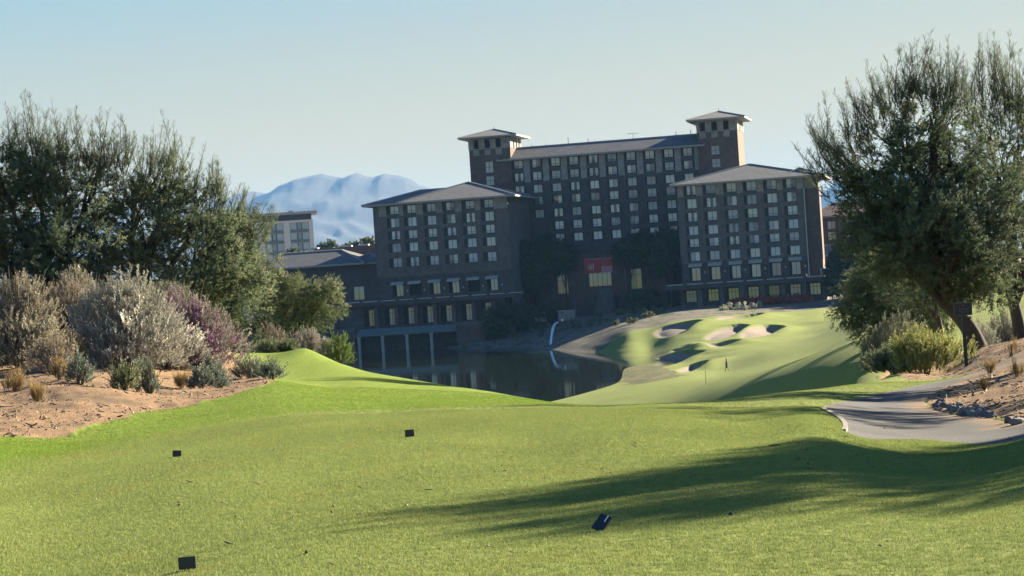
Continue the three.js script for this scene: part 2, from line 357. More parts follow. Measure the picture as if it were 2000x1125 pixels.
    g.setAttribute('position', new THREE.Float32BufferAttribute(P3, 3)); g.setAttribute('normal', new THREE.Float32BufferAttribute(N3, 3)); g.setAttribute('color', new THREE.Float32BufferAttribute(C3, 3)); g.setAttribute('uv', new THREE.Float32BufferAttribute(T2, 2));
    zones[zn] = structure(names[zn], g, M[zn]);
  }
}
// lake
{
  const g = new THREE.ShapeGeometry(new THREE.Shape([[-120, 235], [60, 235], [75, 470], [40, 560], [20, 585], [-30, 600], [-120, 600]].map(([x, d]) => new THREE.Vector2(x, d))));
  g.rotateX(-Math.PI / 2);
  const ripple = tex(512, (i) => G2[i], false, 14);
  const lake = structure('lake_water', metreUV(g), new THREE.MeshPhysicalMaterial({ color: rgb(0.012, 0.018, 0.014), roughness: 0.03, ior: 1.33, bumpMap: ripple, bumpScale: 0.004 }));
  lake.position.y = 0;
}
//@@HOTEL
// ------------------------------------------------------------------ the hotel
// plan frame of the hotel: u along its front, y up, w out of the front; turned 12 degrees to the view
const HO = V(20, 0, -577), HT = -12 * R, HU = V(Math.cos(12 * R), 0, Math.sin(12 * R)), HN = V(-Math.sin(12 * R), 0, Math.cos(12 * R));
const hotelPoint = (u, y, w) => HO.clone().addScaledVector(HU, u).addScaledVector(HN, w).setY(y);
const hm = {
  wall: std(rgb(0.128, 0.110, 0.104), 0.95, { map: stainTex }), brick: std(rgb(0.120, 0.080, 0.070), 0.95, { map: stainTex }), dark: std(rgb(0.086, 0.073, 0.072), 0.95, { map: stainTex }),
  stucco: std(rgb(0.30, 0.28, 0.26), 0.95, { map: stainTex }), roof: std(rgb(0.105, 0.102, 0.108), 0.9, { map: stainTex }), trim: std(rgb(0.30, 0.285, 0.26), 0.9), fascia: std(rgb(0.26, 0.24, 0.21), 0.8),
  sunlitBrick: std(rgb(0.15, 0.09, 0.065), 0.95, { map: stainTex }), frame: std(rgb(0.045, 0.05, 0.05), 0.6), louvre: std(rgb(0.018, 0.02, 0.024), 0.8), rail: std(rgb(0.03, 0.032, 0.034), 0.6, { metalness: 0.3 }),  // includes a lit copy of the brick, warm sunlight put into its colour
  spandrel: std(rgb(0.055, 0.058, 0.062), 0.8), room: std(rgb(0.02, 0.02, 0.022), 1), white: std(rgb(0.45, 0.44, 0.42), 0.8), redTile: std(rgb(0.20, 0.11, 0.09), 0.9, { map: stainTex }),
  glass: new THREE.MeshPhysicalMaterial({ color: rgb(0.95, 0.96, 0.96), transmission: 1, thickness: 0, roughness: 0.02, ior: 1.5 }),
  green: std(rgb(0.10, 0.13, 0.125), 0.8),
};
const cloths = [[0.66, 0.65, 0.58], [0.56, 0.57, 0.53], [0.62, 0.59, 0.46], [0.44, 0.48, 0.49], [0.31, 0.33, 0.34], [0.16, 0.18, 0.19]].map((c) => std(rgb(...c), 0.95));
const amber = std(rgb(0.62, 0.54, 0.22), 0.95), amberPale = std(rgb(0.64, 0.60, 0.38), 0.95);  // curtain tones imitating sunlit grass reflected in the glass
const hrnd = rngOf(77);
const geoCache = new Map();
const cached = (key, make) => { if (!geoCache.has(key)) geoCache.set(key, make()); return geoCache.get(key); };
// a window: frame, two panes (each of one or two lights) and the curtains behind them
function windowAt(parent, u0, u1, y0, y1, w, o = {}) {
  const ww = u1 - u0, hh = y1 - y0, key = `${ww.toFixed(2)},${hh.toFixed(2)},${o.transom ?? 0},${o.lights ?? 2}`, n = o.lights ?? 2, b = 0.07;
  const fr = mesh('window', cached('f' + key, () => {
    const l = [bx(0, b, 0, hh, 0, 0.12), bx(ww - b, ww, 0, hh, 0, 0.12), bx(b, ww - b, 0, b, 0, 0.12), bx(b, ww - b, hh - b, hh, 0, 0.12)];
    for (let i = 1; i < n; i++) l.push(bx(ww * i / n - b * 0.8, ww * i / n + b * 0.8, b, hh - b, 0.005, 0.115));
    if (o.transom) l.push(bx(b, ww - b, hh * o.transom - 0.05, hh * o.transom + 0.05, 0.008, 0.11));
    return join(l);
  }), o.frame ?? hm.frame, parent);
  fr.position.set(u0, y0, w);
  for (let i = 0; i < n; i++) {
    const p = mesh('pane', cached('p' + key, () => bx(0.03, ww / n - 0.03, 0.03, hh - 0.03, 0, 0.012)), hm.glass, fr);
    p.position.set(ww * i / n, 0, 0.05);
  }
  const kind = o.cloth ? 0 : hrnd();
  const pick = () => o.cloth ?? cloths[Math.floor(Math.pow(hrnd(), 1.0) * cloths.length)];
  const c1 = pick(), parts = kind < 0.74 ? [[0.04, 0.5, c1], [0.5, 0.96, hrnd() < 0.7 ? c1 : pick()]] : kind < 0.84 ? [[0.04, 0.36, c1], [0.66, 0.96, c1]] : kind < 0.93 ? [[0.45, 0.96, c1]] : [[0.04, 0.55, c1]];
  for (const [a, e, m] of parts) {
    const c = mesh('curtain', cached(`c${key}${a}${e}`, () => {               // folds
      const g = new THREE.PlaneGeometry((e - a) * ww, hh - 0.1, 10, 1), q = g.attributes.position;
      for (let i = 0; i < q.count; i++) q.setZ(i, (i % 2 ? 0.03 : -0.03));
      g.computeVertexNormals(); return g;
    }), m, fr);
    c.position.set((a + e) / 2 * ww, hh / 2, -0.22);
  }
  return fr;
}
// a wall with openings: front face at w, half a metre thick
function facade(parent, name, u0, u1, y0, y1, w, holes, m, thick = 0.5) {
  const s = new THREE.Shape([[u0, y0], [u1, y0], [u1, y1], [u0, y1]].map((p) => new THREE.Vector2(...p)));
  for (const [a, b, c, d] of holes) s.holes.push(new THREE.Path([[a, c], [a, d], [b, d], [b, c]].map((p) => new THREE.Vector2(...p))));
  const g = new THREE.ExtrudeGeometry(s, { depth: thick, bevelEnabled: false }); g.translate(0, 0, w - thick);
  return mesh(name, metreUV(g), m, parent);
}
function shell(parent, u0, u1, y0, y1, w0, w1, m, roomDepth = 2) {          // side and back walls, dark rooms
  mesh('side_wall', bx(u0, u0 + 0.5, y0, y1, w0 - 0.5, w1), m, parent);
  mesh('side_wall', bx(u1 - 0.5, u1, y0, y1, w0 - 0.5, w1), m, parent);
  mesh('back_wall', bx(u0 + 0.5, u1 - 0.5, y0, y1, w1, w1 + 0.5), m, parent);
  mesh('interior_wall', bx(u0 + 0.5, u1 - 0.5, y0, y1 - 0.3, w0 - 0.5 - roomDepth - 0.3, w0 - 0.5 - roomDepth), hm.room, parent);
}
// hipped roof on a rectangle of eaves, ridge between two points; with fascia and soffit
function hip(parent, u0, u1, w0, w1, ye, ra, rb, m = hm.roof, thick = 0.45) {
  const a = V(u0, ye, w0), b = V(u1, ye, w0), c = V(u1, ye, w1), d = V(u0, ye, w1);
  const same = ra.distanceTo(rb) < 0.05, alongU = Math.abs(ra.x - rb.x) >= Math.abs(ra.z - rb.z);
  const list = same ? [[a, b, ra], [b, c, ra], [c, d, ra], [d, a, ra]] : alongU ? [[a, b, rb, ra], [b, c, rb], [c, d, ra, rb], [d, a, ra]] : [[a, b, ra], [b, c, rb, ra], [c, d, rb], [d, a, ra, rb]];
  const r = mesh('roof', faces(list), m, parent);
  mesh('fascia', join([bx(u0, u1, ye - thick, ye, w0 - 0.18, w0), bx(u0, u1, ye - thick, ye, w1, w1 + 0.18), bx(u0, u0 + 0.18, ye - thick, ye, w1 + 0.18, w0 - 0.18), bx(u1 - 0.18, u1, ye - thick, ye, w1 + 0.18, w0 - 0.18)]), hm.fascia, r);
  mesh('soffit', bx(u0 + 0.18, u1 - 0.18, ye - thick + 0.05, ye - thick + 0.15, w1 + 0.18, w0 - 0.18), hm.trim, r);
  mesh('ridge_cap', (() => { const l = same ? [] : [tube([ra, ra.clone().lerp(rb, 0.5), rb], [0.22], 6)]; for (const [p, q] of same ? [[a, ra], [b, ra], [c, ra], [d, ra]] : alongU ? [[a, ra], [d, ra], [b, rb], [c, rb]] : [[a, ra], [b, ra], [c, rb], [d, rb]]) l.push(tube([p, p.clone().lerp(q, 0.5), q], [0.2], 6)); return join(l); })(), hm.fascia, r);
  return r;
}
const railGeo = (ww) => cached('r' + ww.toFixed(2), () => { const l = [bx(0, ww, 1.0, 1.06, 0, 0.06), bx(0, ww, 0.08, 0.13, 0, 0.05)]; for (let x = 0; x <= ww; x += ww / 10) l.push(bx(x - 0.015, x + 0.015, 0.13, 1.0, 0.01, 0.04)); return join(l); });
function buildingAt(name, label, u, w, group) { return thing(name, label, 'building', hotelPoint(u, 0, w), HT, group); }

// wing over the lake
{
  const C = -38.5, b = buildingAt('hotel_wing', 'dark brick hotel wing standing on columns in the lake under a hipped roof', C, 0), holes = [];
  const cols = [-52.2, -47.5, -42.1, -36.9, -31.6, -26.5], rows = [[36.1, 38.2], [32.6, 35.0], [29.4, 31.6], [26.0, 28.3], [22.0, 24.4]];
  for (const u of cols) for (const [a, t] of rows) holes.push([u - C - 0.95, u - C + 2.45, a - (a > 36 || Math.abs(a - 29.4) < 0.1 ? 0.0 : 0), t]);
  facade(b, 'wall', -56.8 - C, -20.2 - C, 19.4, 38.9, 0, holes, hm.wall);
  shell(b, -56.8 - C, -20.2 - C, -1, 38.9, 0, -30, hm.wall);
  for (const u of cols) rows.forEach(([a, t], i) => {
    windowAt(b, u - C, u - C + 2.4, a, t, -0.4);
    mesh('louvre_panel', cached('lv', () => { const l = [bx(0, 0.9, 0, 2.2, 0, 0.04)]; for (let k = 0; k < 9; k++) l.push(bx(0.04, 0.86, k * 0.24 + 0.05, k * 0.24 + 0.12, 0.04, 0.1)); return join(l); }), hm.louvre, b).position.set(u - C - 0.93, a, -0.36);
    if (i === 0 || i === 2) { mesh('spandrel', bx(u - C - 0.9, u - C + 2.4, rows[i + 1][1] + 0.02, a - 0.02, -0.1, 0.02), hm.spandrel, b); const r = mesh('balcony_rail', railGeo(2.5), hm.rail, b); r.position.set(u - C - 0.05, a - 0.35, 0.06); }
    if (i === 4) { const r = mesh('balcony_rail', railGeo(2.5), hm.rail, b); r.position.set(u - C - 0.05, a - 0.2, 0.06); }
  });
  for (let i = 0; i <= 6; i++) { const a = i === 0 ? -55.2 : cols[i - 1] + 2.55, e = i === 6 ? -20.4 : cols[i] - 1.0; mesh('stucco_panel', bx(a - C, e - C, 35.6, 38.6, 0.003, 0.06), hm.stucco, b); }
  hip(b, -59.3 - C, -18.6 - C, 2, -23, 38.9, V(-46.2 - C, 42.4, -10.4), V(-30 - C, 42.4, -10.4));
  hip(b, -50 - C, -17.6 - C, 2.1, -31.5, 38.95, V(-33.4 - C, 43.8, -13.6), V(-33.4 - C, 43.8, -15.8));
  // storey with awnings
  const ah = cols.map((u, i) => [u - C - 0.6, u - C + (i === 4 || i === 1 ? 2.6 : 2.3), 14.3, 17.4]);
  facade(b, 'wall', -56.8 - C, -20.2 - C, 13.3, 19.4, -0.35, ah, hm.dark);
  cols.forEach((u, i) => {
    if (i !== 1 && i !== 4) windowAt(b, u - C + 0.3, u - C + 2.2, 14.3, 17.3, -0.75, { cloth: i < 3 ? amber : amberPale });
    const aw = mesh('awning', faces([[V(0, 0.55, 0), V(0, 0, 1.2), V(3.4, 0, 1.2), V(3.4, 0.55, 0)], [V(0, 0, 1.2), V(0, -0.3, 1.2), V(3.4, -0.3, 1.2), V(3.4, 0, 1.2)], [V(0, 0.55, 0), V(0, 0, 0), V(0, 0, 1.2)], [V(3.4, 0.55, 0), V(3.4, 0, 1.2), V(3.4, 0, 0)]]), hm.trim, b);
    aw.position.set(u - C - 0.9, 17.6, -0.34);
    const l = mesh('wall_lantern', join([bx(-0.12, 0.12, 0, 0.4, 0, 0.22), bx(-0.17, 0.17, 0.4, 0.47, 0, 0.28)]), hm.white, b); l.position.set(u - C + 3.4, 15.4, -0.34);
  });
  // terrace and the storey below
  mesh('terrace_slab', bx(-66 - C, -18.5 - C, 12.2, 12.7, -0.4, 5), hm.dark, b);
  for (let u = -65.5; u < -19; u += 4.9) { mesh('parapet', bx(u + 0.9 - C, u + 4.9 - C, 12.7, 13.25, 4.4, 4.9), hm.dark, b); mesh('coping', bx(u + 0.9 - C, u + 4.9 - C, 13.25, 13.5, 4.3, 5.05), hm.trim, b); mesh('parapet_pier', bx(u - C, u + 0.88 - C, 12.7, 13.9, 4.2, 5.1), hm.dark, b); }
  const lw = [-59.2, -53.6, -48.4, -43.2, -38.1, -32.7, -27.5];
  facade(b, 'wall', -66 - C, -22 - C, -1, 12.2, 2.4, lw.map((u) => [u - C - 1.2, u - C + 2.0, 6.8, 11.3]), hm.dark);
  shell(b, -66 - C, -22 - C, -1, 12.2, 2.4, -6, hm.dark, 1.6);
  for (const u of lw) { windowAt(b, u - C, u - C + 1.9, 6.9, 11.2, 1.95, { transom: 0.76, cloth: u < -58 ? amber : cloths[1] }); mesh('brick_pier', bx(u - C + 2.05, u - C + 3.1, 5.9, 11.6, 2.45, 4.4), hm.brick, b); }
  mesh('gallery_roof', faces([[V(-61.3 - C, 6.2, 4.4), V(-61.3 - C, 4.9, 8.6), V(-34 - C, 4.9, 8.6), V(-34 - C, 6.2, 4.4)], [V(-61.3 - C, 4.9, 8.6), V(-61.3 - C, 4.3, 8.6), V(-34 - C, 4.3, 8.6), V(-34 - C, 4.9, 8.6)], [V(-61.3 - C, 4.3, 8.6), V(-61.3 - C, 4.3, 2.6), V(-34 - C, 4.3, 2.6), V(-34 - C, 4.3, 8.6)]]), hm.green, b);
  for (const u of [-60.6, -54.2, -47.6, -41.0]) mesh('lake_column', join([bx(u - 0.35 - C, u + 0.35 - C, -1.5, 4.0, 7.6, 8.3), bx(u - 0.5 - C, u + 0.5 - C, 4.0, 4.3, 7.45, 8.45)]), hm.trim, b);
  for (const [a, e, t] of [[-34, -26.6, 5.6], [-68, -61.4, 5.6]]) { mesh('lake_pier', bx(a - C, e - C, -1.5, t, 2.5, 8.8), hm.brick, b); mesh('pier_parapet', bx(a - C - 0.1, e - C + 0.1, t, t + 1.1, 8.0, 8.95), hm.wall, b); }
}
// wing beside the green
{
  const C = 42.5, b = buildingAt('hotel_wing', 'dark brick hotel wing behind the red flower hedge with a pale downpipe', C, 0), holes = [];
  const cols = [26.9, 32.0, 37.3, 42.4, 47.6, 52.6], rows = [[35.6, 37.9], [32.1, 34.5], [28.7, 31.0], [25.2, 27.5], [22.1, 24.2], [18.5, 20.8]];
  for (const u of cols) for (const [a, t] of rows) holes.push([u - C - (u < 27 ? 0.5 : 0.75), u - C + 2.6, a, t]);
  facade(b, 'wall', 24.5 - C, 57 - C, 17.9, 38.5, 0, holes, hm.wall);
  shell(b, 24.5 - C, 57.0 - C, 6, 38.5, 0, -30, hm.wall);
  mesh('corner_block', bx(57.005 - C, 60.6 - C, 6, 38.45, -10, -2.2), hm.brick, b);
  mesh('stucco_band', bx(57.005 - C, 60.65 - C, 35.2, 38.4, -2.195, -2.14), hm.stucco, b);
  mesh('painted_sun_edge', bx(60.6 - C, 60.72 - C, 17, 35.2, -4, -2.2), hm.sunlitBrick, b);  // thin added strip that paints a sunlit edge on the block
  mesh('downpipe', tube([V(57.1 - C, 12.4, 0.2), V(57.1 - C, 24, 0.2), V(57.1 - C, 35.2, 0.2)], [0.11], 7), hm.white, b);
  for (const u of cols) rows.forEach(([a, t], i) => {
    windowAt(b, u - C + 0.05, u - C + 2.55, a, t, -0.4);
    mesh('louvre_panel', cached('lv2', () => { const l = [bx(0, 0.7, 0, 2.2, 0, 0.04)]; for (let k = 0; k < 9; k++) l.push(bx(0.04, 0.66, k * 0.24 + 0.05, k * 0.24 + 0.12, 0.04, 0.1)); return join(l); }), hm.louvre, b).position.set(u - C - (u < 27 ? 0.48 : 0.7), a, -0.36);
    if (i % 2 === 0) { mesh('spandrel', bx(u - C - 0.7, u - C + 2.6, rows[i + 1][1] + 0.02, a - 0.02, -0.1, 0.02), hm.spandrel, b); const r = mesh('balcony_rail', railGeo(2.5), hm.rail, b); r.position.set(u - C, a - 0.35, 0.06); }
  });
  for (let i = 0; i <= 6; i++) { const a = i === 0 ? 24.7 : cols[i - 1] + 2.65, e = i === 6 ? 56.9 : cols[i] - 0.78; mesh('stucco_panel', bx(a - C, e - C, 35.2, 38.2, 0.003, 0.06), hm.stucco, b); }
  hip(b, 23 - C, 62.0 - C, 2, -31, 38.4, V(42.5 - C, 43, -13), V(42.5 - C, 43, -17));
  hip(b, 51 - C, 62.6 - C, 1.2, -25, 38.3, V(56.0 - C, 40.7, -4.6), V(56.0 - C, 40.7, -18));
  const ah = cols.map((u) => [u - C - 0.4, u - C + 2.5, 13.3, 16.8]);
  facade(b, 'wall', 24.5 - C, 57 - C, 12.4, 17.9, -0.3, ah, hm.dark);
  cols.forEach((u, i) => {
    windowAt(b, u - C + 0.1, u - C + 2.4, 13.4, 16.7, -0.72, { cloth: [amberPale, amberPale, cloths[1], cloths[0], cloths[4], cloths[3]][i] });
    const aw = mesh('awning', faces([[V(0, 0.7, 0), V(0, 0, 1.2), V(3.4, 0, 1.2), V(3.4, 0.7, 0)], [V(0, 0, 1.2), V(0, -0.35, 1.2), V(3.4, -0.35, 1.2), V(3.4, 0, 1.2)], [V(0, 0.7, 0), V(0, 0, 0), V(0, 0, 1.2)], [V(3.4, 0.7, 0), V(3.4, 0, 1.2), V(3.4, 0, 0)]]), hm.trim, b);
    aw.position.set(u - C - 0.5, 17.3, -0.29);
    const l = mesh('wall_lantern', join([bx(-0.12, 0.12, 0, 0.4, 0, 0.22), bx(-0.17, 0.17, 0.4, 0.47, 0, 0.28)]), hm.white, b); l.position.set(u - C + 3.6, 15.2, -0.29);
  });
  mesh('terrace_slab', bx(20 - C, 62 - C, 11.4, 11.9, -0.4, 4.5), hm.dark, b);
  for (let u = 20.2; u < 61; u += 5.1) { mesh('parapet', bx(u + 0.9 - C, u + 5.1 - C, 11.9, 12.5, 3.9, 4.4), hm.dark, b); mesh('coping', bx(u + 0.9 - C, u + 5.1 - C, 12.5, 12.8, 3.8, 4.55), hm.trim, b); mesh('parapet_pier', bx(u - C, u + 0.88 - C, 11.9, 13.4, 3.7, 4.6), hm.dark, b); }
  const lw = [25.5, 31.2, 36.4, 41.5, 46.8, 52.2, 57.2];
  facade(b, 'wall', 24 - C, 61.5 - C, 5.5, 11.4, 2.2, lw.map((u) => [u - C - 0.3, u - C + 3.0, 7.9, 11.1]), hm.dark);
  shell(b, 24 - C, 61.5 - C, 5.5, 11.4, 2.2, -6, hm.dark, 1.6);
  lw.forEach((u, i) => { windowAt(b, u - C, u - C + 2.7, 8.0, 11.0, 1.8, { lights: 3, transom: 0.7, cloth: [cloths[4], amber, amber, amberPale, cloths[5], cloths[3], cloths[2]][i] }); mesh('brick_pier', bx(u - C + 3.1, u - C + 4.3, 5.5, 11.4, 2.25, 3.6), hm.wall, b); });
  mesh('terrace_canopy', join([bx(60 - C, 63.4 - C, 14.2, 14.5, 1, 4), bx(60.2 - C, 60.6 - C, 11.9, 14.2, 3.3, 3.7), bx(62.7 - C, 63.1 - C, 6, 14.2, 3.3, 3.7)]), hm.fascia, b);
}
// main block between the towers
{
  const C = 0, b = buildingAt('hotel_main_block', 'ten-storey hotel slab with grey pilaster panels between two corner towers', C, -29), holes = [];
  const cols = [-23.9, -18.8, -13.5, -8.4, -3.0, 2.2, 7.4, 12.6, 17.8, 23.0], rows = [47.2, 43.7, 40.2, 36.9, 33.3, 29.8, 26.3];
  const here = (u, a) => !(u < -22 && a < 40) && !(u < -17 && a < 30);
  for (const u of cols) for (const a of rows) if (here(u, a)) holes.push([u - 0.3, u + 2.8, a, a + 2.25]);
  facade(b, 'wall', -25 - C, 27.8 - C, 5, 49.9, 0, holes, hm.dark);
  shell(b, -25 - C, 27.8 - C, 5, 49.9, 0, -17, hm.dark);
  for (const u of cols) rows.forEach((a, i) => {
    if (!here(u, a)) return;
    windowAt(b, u, u + 2.5, a, a + 2.2, -0.4);
    if (i === 0 || i === 1 || i === 3 || i === 5) { mesh('spandrel', bx(u - 0.25, u + 2.75, a - 1.1, a - 0.02, -0.1, 0.02), hm.spandrel, b); const r = mesh('balcony_rail', railGeo(2.6), hm.rail, b); r.position.set(u - 0.05, a - 0.4, 0.06); }
  });
  for (let i = 0; i <= 10; i++) { const u = i === 10 ? 26.1 : cols[i] - 2.3; mesh('pilaster_panel', bx(u, u + 1.7, 43.2, 49.5, 0.003, 0.16), hm.stucco, b); }
  hip(b, -28.3, 29.2, 1.8, -17, 49.9, V(-25, 53.3, -7.4), V(28, 53.3, -7.4));
  for (const [u, h] of [[-9.6, 1.9], [-4, 1.1], [-16, 0.5], [-20, 0.5], [20.5, 1.2], [24.6, 1.3]]) mesh('roof_vent', tube([V(u, 53.2, -7.4), V(u, 53.3 + h / 2, -7.4), V(u, 53.3 + h, -7.4)], [0.09], 6), hm.louvre, b);
  mesh('roof_aerial', join([bx(8.55, 8.65, 53.2, 55, -7.45, -7.35), bx(7, 10.2, 54.8, 54.88, -7.44, -7.36), bx(7.6, 7.66, 54.6, 55.05, -7.44, -7.36), bx(9.4, 9.46, 54.6, 55.05, -7.44, -7.36)]), hm.louvre, b);
}
// towers
for (const [u0, u1, wins, label] of [[-36, -24.4, [-34.7, -31.5, -28.4], 'square brick hotel tower with pyramid roof rising behind the lake wing'], [27.3, 38.2, [28.1, 31.3, 34.5], 'square brick hotel tower with pyramid roof rising behind the wing with the downpipe']]) {
  const C = (u0 + u1) / 2, b = buildingAt('hotel_tower', label, C, -28), f = u0 - C, e = u1 - C, D = -15;
  const mid = u0 < 0 ? [[-31.8, -29.5, 46.6, 49.7], [-31.8, -29.5, 43.1, 45.7]] : [[30.8, 33.1, 46.9, 49.3], [30.8, 33.1, 43.4, 45.8]];
  facade(b, 'wall', f, e, 20, 53.1, 0, mid.map(([p, q, r, s]) => [p - C, q - C, r, s]), hm.brick);
  mesh('side_wall', bx(f, f + 0.5, 20, 53.1, D, -0.5), hm.brick, b);
  mesh('side_wall', bx(e - 0.5, e, 20, 53.1, D, -0.5), hm.sunlitBrick, b);  // sun-facing wall wears the brick colour with sunlight painted in
  mesh('back_wall', bx(f + 0.5, e - 0.5, 20, 53.1, D, D + 0.5), hm.brick, b);
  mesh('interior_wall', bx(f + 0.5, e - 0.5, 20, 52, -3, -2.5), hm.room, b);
  for (const [p, q, r, s] of mid) windowAt(b, p - C, q - C, r, s, -0.35, { transom: 0.5, cloth: u0 < 0 ? cloths[3] : cloths[4] });
  facade(b, 'belfry_wall', f - 0.1, e + 0.1, 53.1, 56.1, 0.1, wins.map((u) => [u - C, u - C + 1.5, 53.4, 55.8]), hm.stucco);
  for (const [s, n] of [[f - 0.1, 'belfry_side'], [e - 0.4, 'belfry_side']]) for (const z of [[D - 0.1, D + 2.2], [D + 3.8, D + 5.8], [D + 7.4, D + 9.4], [D + 11, -0.41]]) mesh(n, bx(s, s + 0.5, 53.1, 56.1, ...z), hm.stucco, b);
  mesh('belfry_back', bx(f + 0.41, e - 0.41, 53.1, 56.1, D - 0.1, D + 0.4), hm.stucco, b);
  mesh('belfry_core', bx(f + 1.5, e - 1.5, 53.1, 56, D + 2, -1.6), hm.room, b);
  for (const u of wins) mesh('corbel_panel', bx(u - C - 0.1, u - C + 1.6, 51.5, 53.0, 0.003, 0.12), hm.stucco, b);
  hip(b, f - 2.4, e + 2.4, 2.4, D - 2.4, 56.6, V(0, 59.0, D / 2), V(0, 59.0, D / 2));
  mesh('finial', tube([V(0, 59, D / 2), V(0, 59.4, D / 2), V(0, 59.9, D / 2)], [0.08, 0.04], 6), hm.louvre, b);
}
// garden front between the wings
{
  const C = 0, b = buildingAt('hotel_lobby', 'red brick lobby front with tall windows whose amber tint stands for reflected grass and a banner above the stairs', C, -20);
  const h = [[-12.2, -9.2, 12.1, 17.2], [-3.6, 2.8, 13.5, 17.3], [7.9, 10.9, 12.2, 17.6]];
  facade(b, 'wall', -17, 17.5, 5, 22.5, 0, h, hm.brick, 0.8);
  shell(b, -17, 17.5, 5, 22.5, -0.3, -8.4, hm.brick, 1.4);
  mesh('parapet', bx(-17.2, 17.7, 22.5, 23.2, -8.5, 0.2), hm.dark, b);
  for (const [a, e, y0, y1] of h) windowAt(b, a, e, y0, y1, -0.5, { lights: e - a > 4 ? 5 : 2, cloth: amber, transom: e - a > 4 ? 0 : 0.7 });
  for (const u of [-13.4, -7.9, 6.4, 12.3]) mesh('pilaster', bx(u, u + 0.5, 6, 18, 0.005, 0.5), hm.wall, b);
  for (const u of [-13.1, 6.1]) mesh('lintel', bx(u, u + 6.2, 18, 18.6, 0.005, 0.7), hm.dark, b);
  for (let i = 0; i < 16; i++) mesh('stair_step', bx(-1 - i * 0.04, 3 + i * 0.04, 6.3, 12.6 - i * 0.4, 0.01 + i * 0.42, 0.43 + i * 0.42), hm.wall, b);
  for (const u of [-1.9, 3.6]) mesh('stair_wall', bx(u, u + 0.5, 6, 11, 0.01, 5), hm.dark, b);
  const cv = document.createElement('canvas'); cv.width = 256; cv.height = 128; const k = cv.getContext('2d');
  k.fillStyle = '#9a3f38'; k.fillRect(0, 0, 256, 128); k.fillStyle = '#b0706a'; k.fillRect(0, 0, 256, 8); k.fillStyle = '#b07a7e'; k.fillRect(152, 74, 104, 54);
  for (const [x, y, w, q] of [[36, 40, 10, 62], [52, 48, 16, 54], [74, 36, 14, 66]]) { k.fillStyle = '#b9898c'; k.beginPath(); k.ellipse(x + w / 2, y + q / 2, w / 2, q / 2, 0.1, 0, 7); k.fill(); }
  k.strokeStyle = '#a35a64'; k.lineWidth = 8; k.beginPath(); k.arc(190, 40, 20, 0, 7); k.stroke(); k.fillStyle = '#3a1a20'; k.fillRect(142, 80, 10, 34);
  const t = new THREE.CanvasTexture(cv); t.colorSpace = THREE.SRGBColorSpace;
  const ban = tag(new THREE.Mesh(new THREE.BoxGeometry(7.6, 3.9, 0.12), std(0xffffff, 0.9, { map: t })), 'red banner with pale figures hung above the lobby window', 'banner');
  ban.name = 'banner'; ban.position.copy(hotelPoint(-0.5, 19.1, -19.4)); ban.rotation.y = HT; scene.add(ban);
  for (const [i, [u, ww]] of [[-15, 4.2], [-7.5, 4.5]].entries()) { const g = thing('planter_wall', i ? 'wide pale planter wall below the lobby stairs' : 'short pale planter wall below the lobby near the spout', 'wall', hotelPoint(u, 5, -6), HT); mesh('wall', bx(-ww / 2, ww / 2, 0.2, 2.6, -0.4, 0.4), hm.stucco, g); mesh('coping', bx(-ww / 2 - 0.1, ww / 2 + 0.1, 2.6, 2.8, -0.5, 0.5), hm.trim, g); }
}
// low building with hipped roofs beside the lake wing
{
  const C = -80, b = buildingAt('low_brick_building', 'low brick building with grey hipped roofs behind the small mesquite', C, -10);
  facade(b, 'wall', -96 - C, -58 - C, 2, 24, 0, [[-74, -71, 14, 17.6], [-66.5, -63.5, 14, 17.6], [-82, -79, 14, 17.6]].map(([a, e, y0, y1]) => [a - C, e - C, y0, y1]), hm.dark);
  shell(b, -96 - C, -58 - C, 2, 24, 0, -30, hm.dark);
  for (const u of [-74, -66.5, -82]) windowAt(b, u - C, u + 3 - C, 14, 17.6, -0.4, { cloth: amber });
  hip(b, -99 - C, -62 - C, 3, -20, 24, V(-88 - C, 28, -8.5), V(-71.5 - C, 28, -8.5));
  hip(b, -70 - C, -56 - C, 1.5, -16, 23.9, V(-63 - C, 26.4, -6), V(-63 - C, 26.4, -9));
  mesh('brick_parapet', bx(-86 - C, -52 - C, 24, 29.2, -34, -30.2), hm.redTile, b);
  for (const [u, ww] of [[-88, 3], [-79, 4], [-73, 3]]) mesh('roof_vent', bx(u - C, u + ww - C, 28.6, 29.6, -32, -30.5), hm.white, b);
  for (let u = -68; u < -57; u += 5.4) { mesh('terrace_wall', bx(u - C, u + 4.6 - C, 2, 13.2, 0.4, 4.5), hm.dark, b); mesh('coping', bx(u - C, u + 4.6 - C, 13.2, 13.5, 0.3, 4.7), hm.trim, b); }
}
// block beyond the wing with the downpipe
{
  const C = 68, b = buildingAt('brick_annex', 'reddish brick annex with tiled roof half hidden behind the large mesquite', C, -60), holes = [], list = [];
  for (const u of [58.4, 63.4, 68.6, 74]) for (const y of [25.2, 22.2, 18.7, 15]) { holes.push([u - C - 0.2, u - C + 2.6, y, y + 2.3]); list.push([u - C, y]); }
  facade(b, 'wall', 54 - C, 84 - C, 4, 29, 0, holes, hm.brick); shell(b, 54 - C, 84 - C, 4, 29, 0, -16, hm.brick);
  for (const [u, y] of list) windowAt(b, u, u + 2.4, y, y + 2.25, -0.4);
  hip(b, 52.6 - C, 86 - C, 1.4, -17, 29, V(60 - C, 32.6, -8), V(80 - C, 32.6, -8), hm.redTile);
  const p = mesh('porch', bx(55 - C, 66 - C, 4, 17.6, 12, 22), hm.dark, b); hip(p, 54.5 - C, 67.5 - C, 23, 11, 18, V(57 - C, 20.6, 17), V(61 - C, 20.6, 17));
}
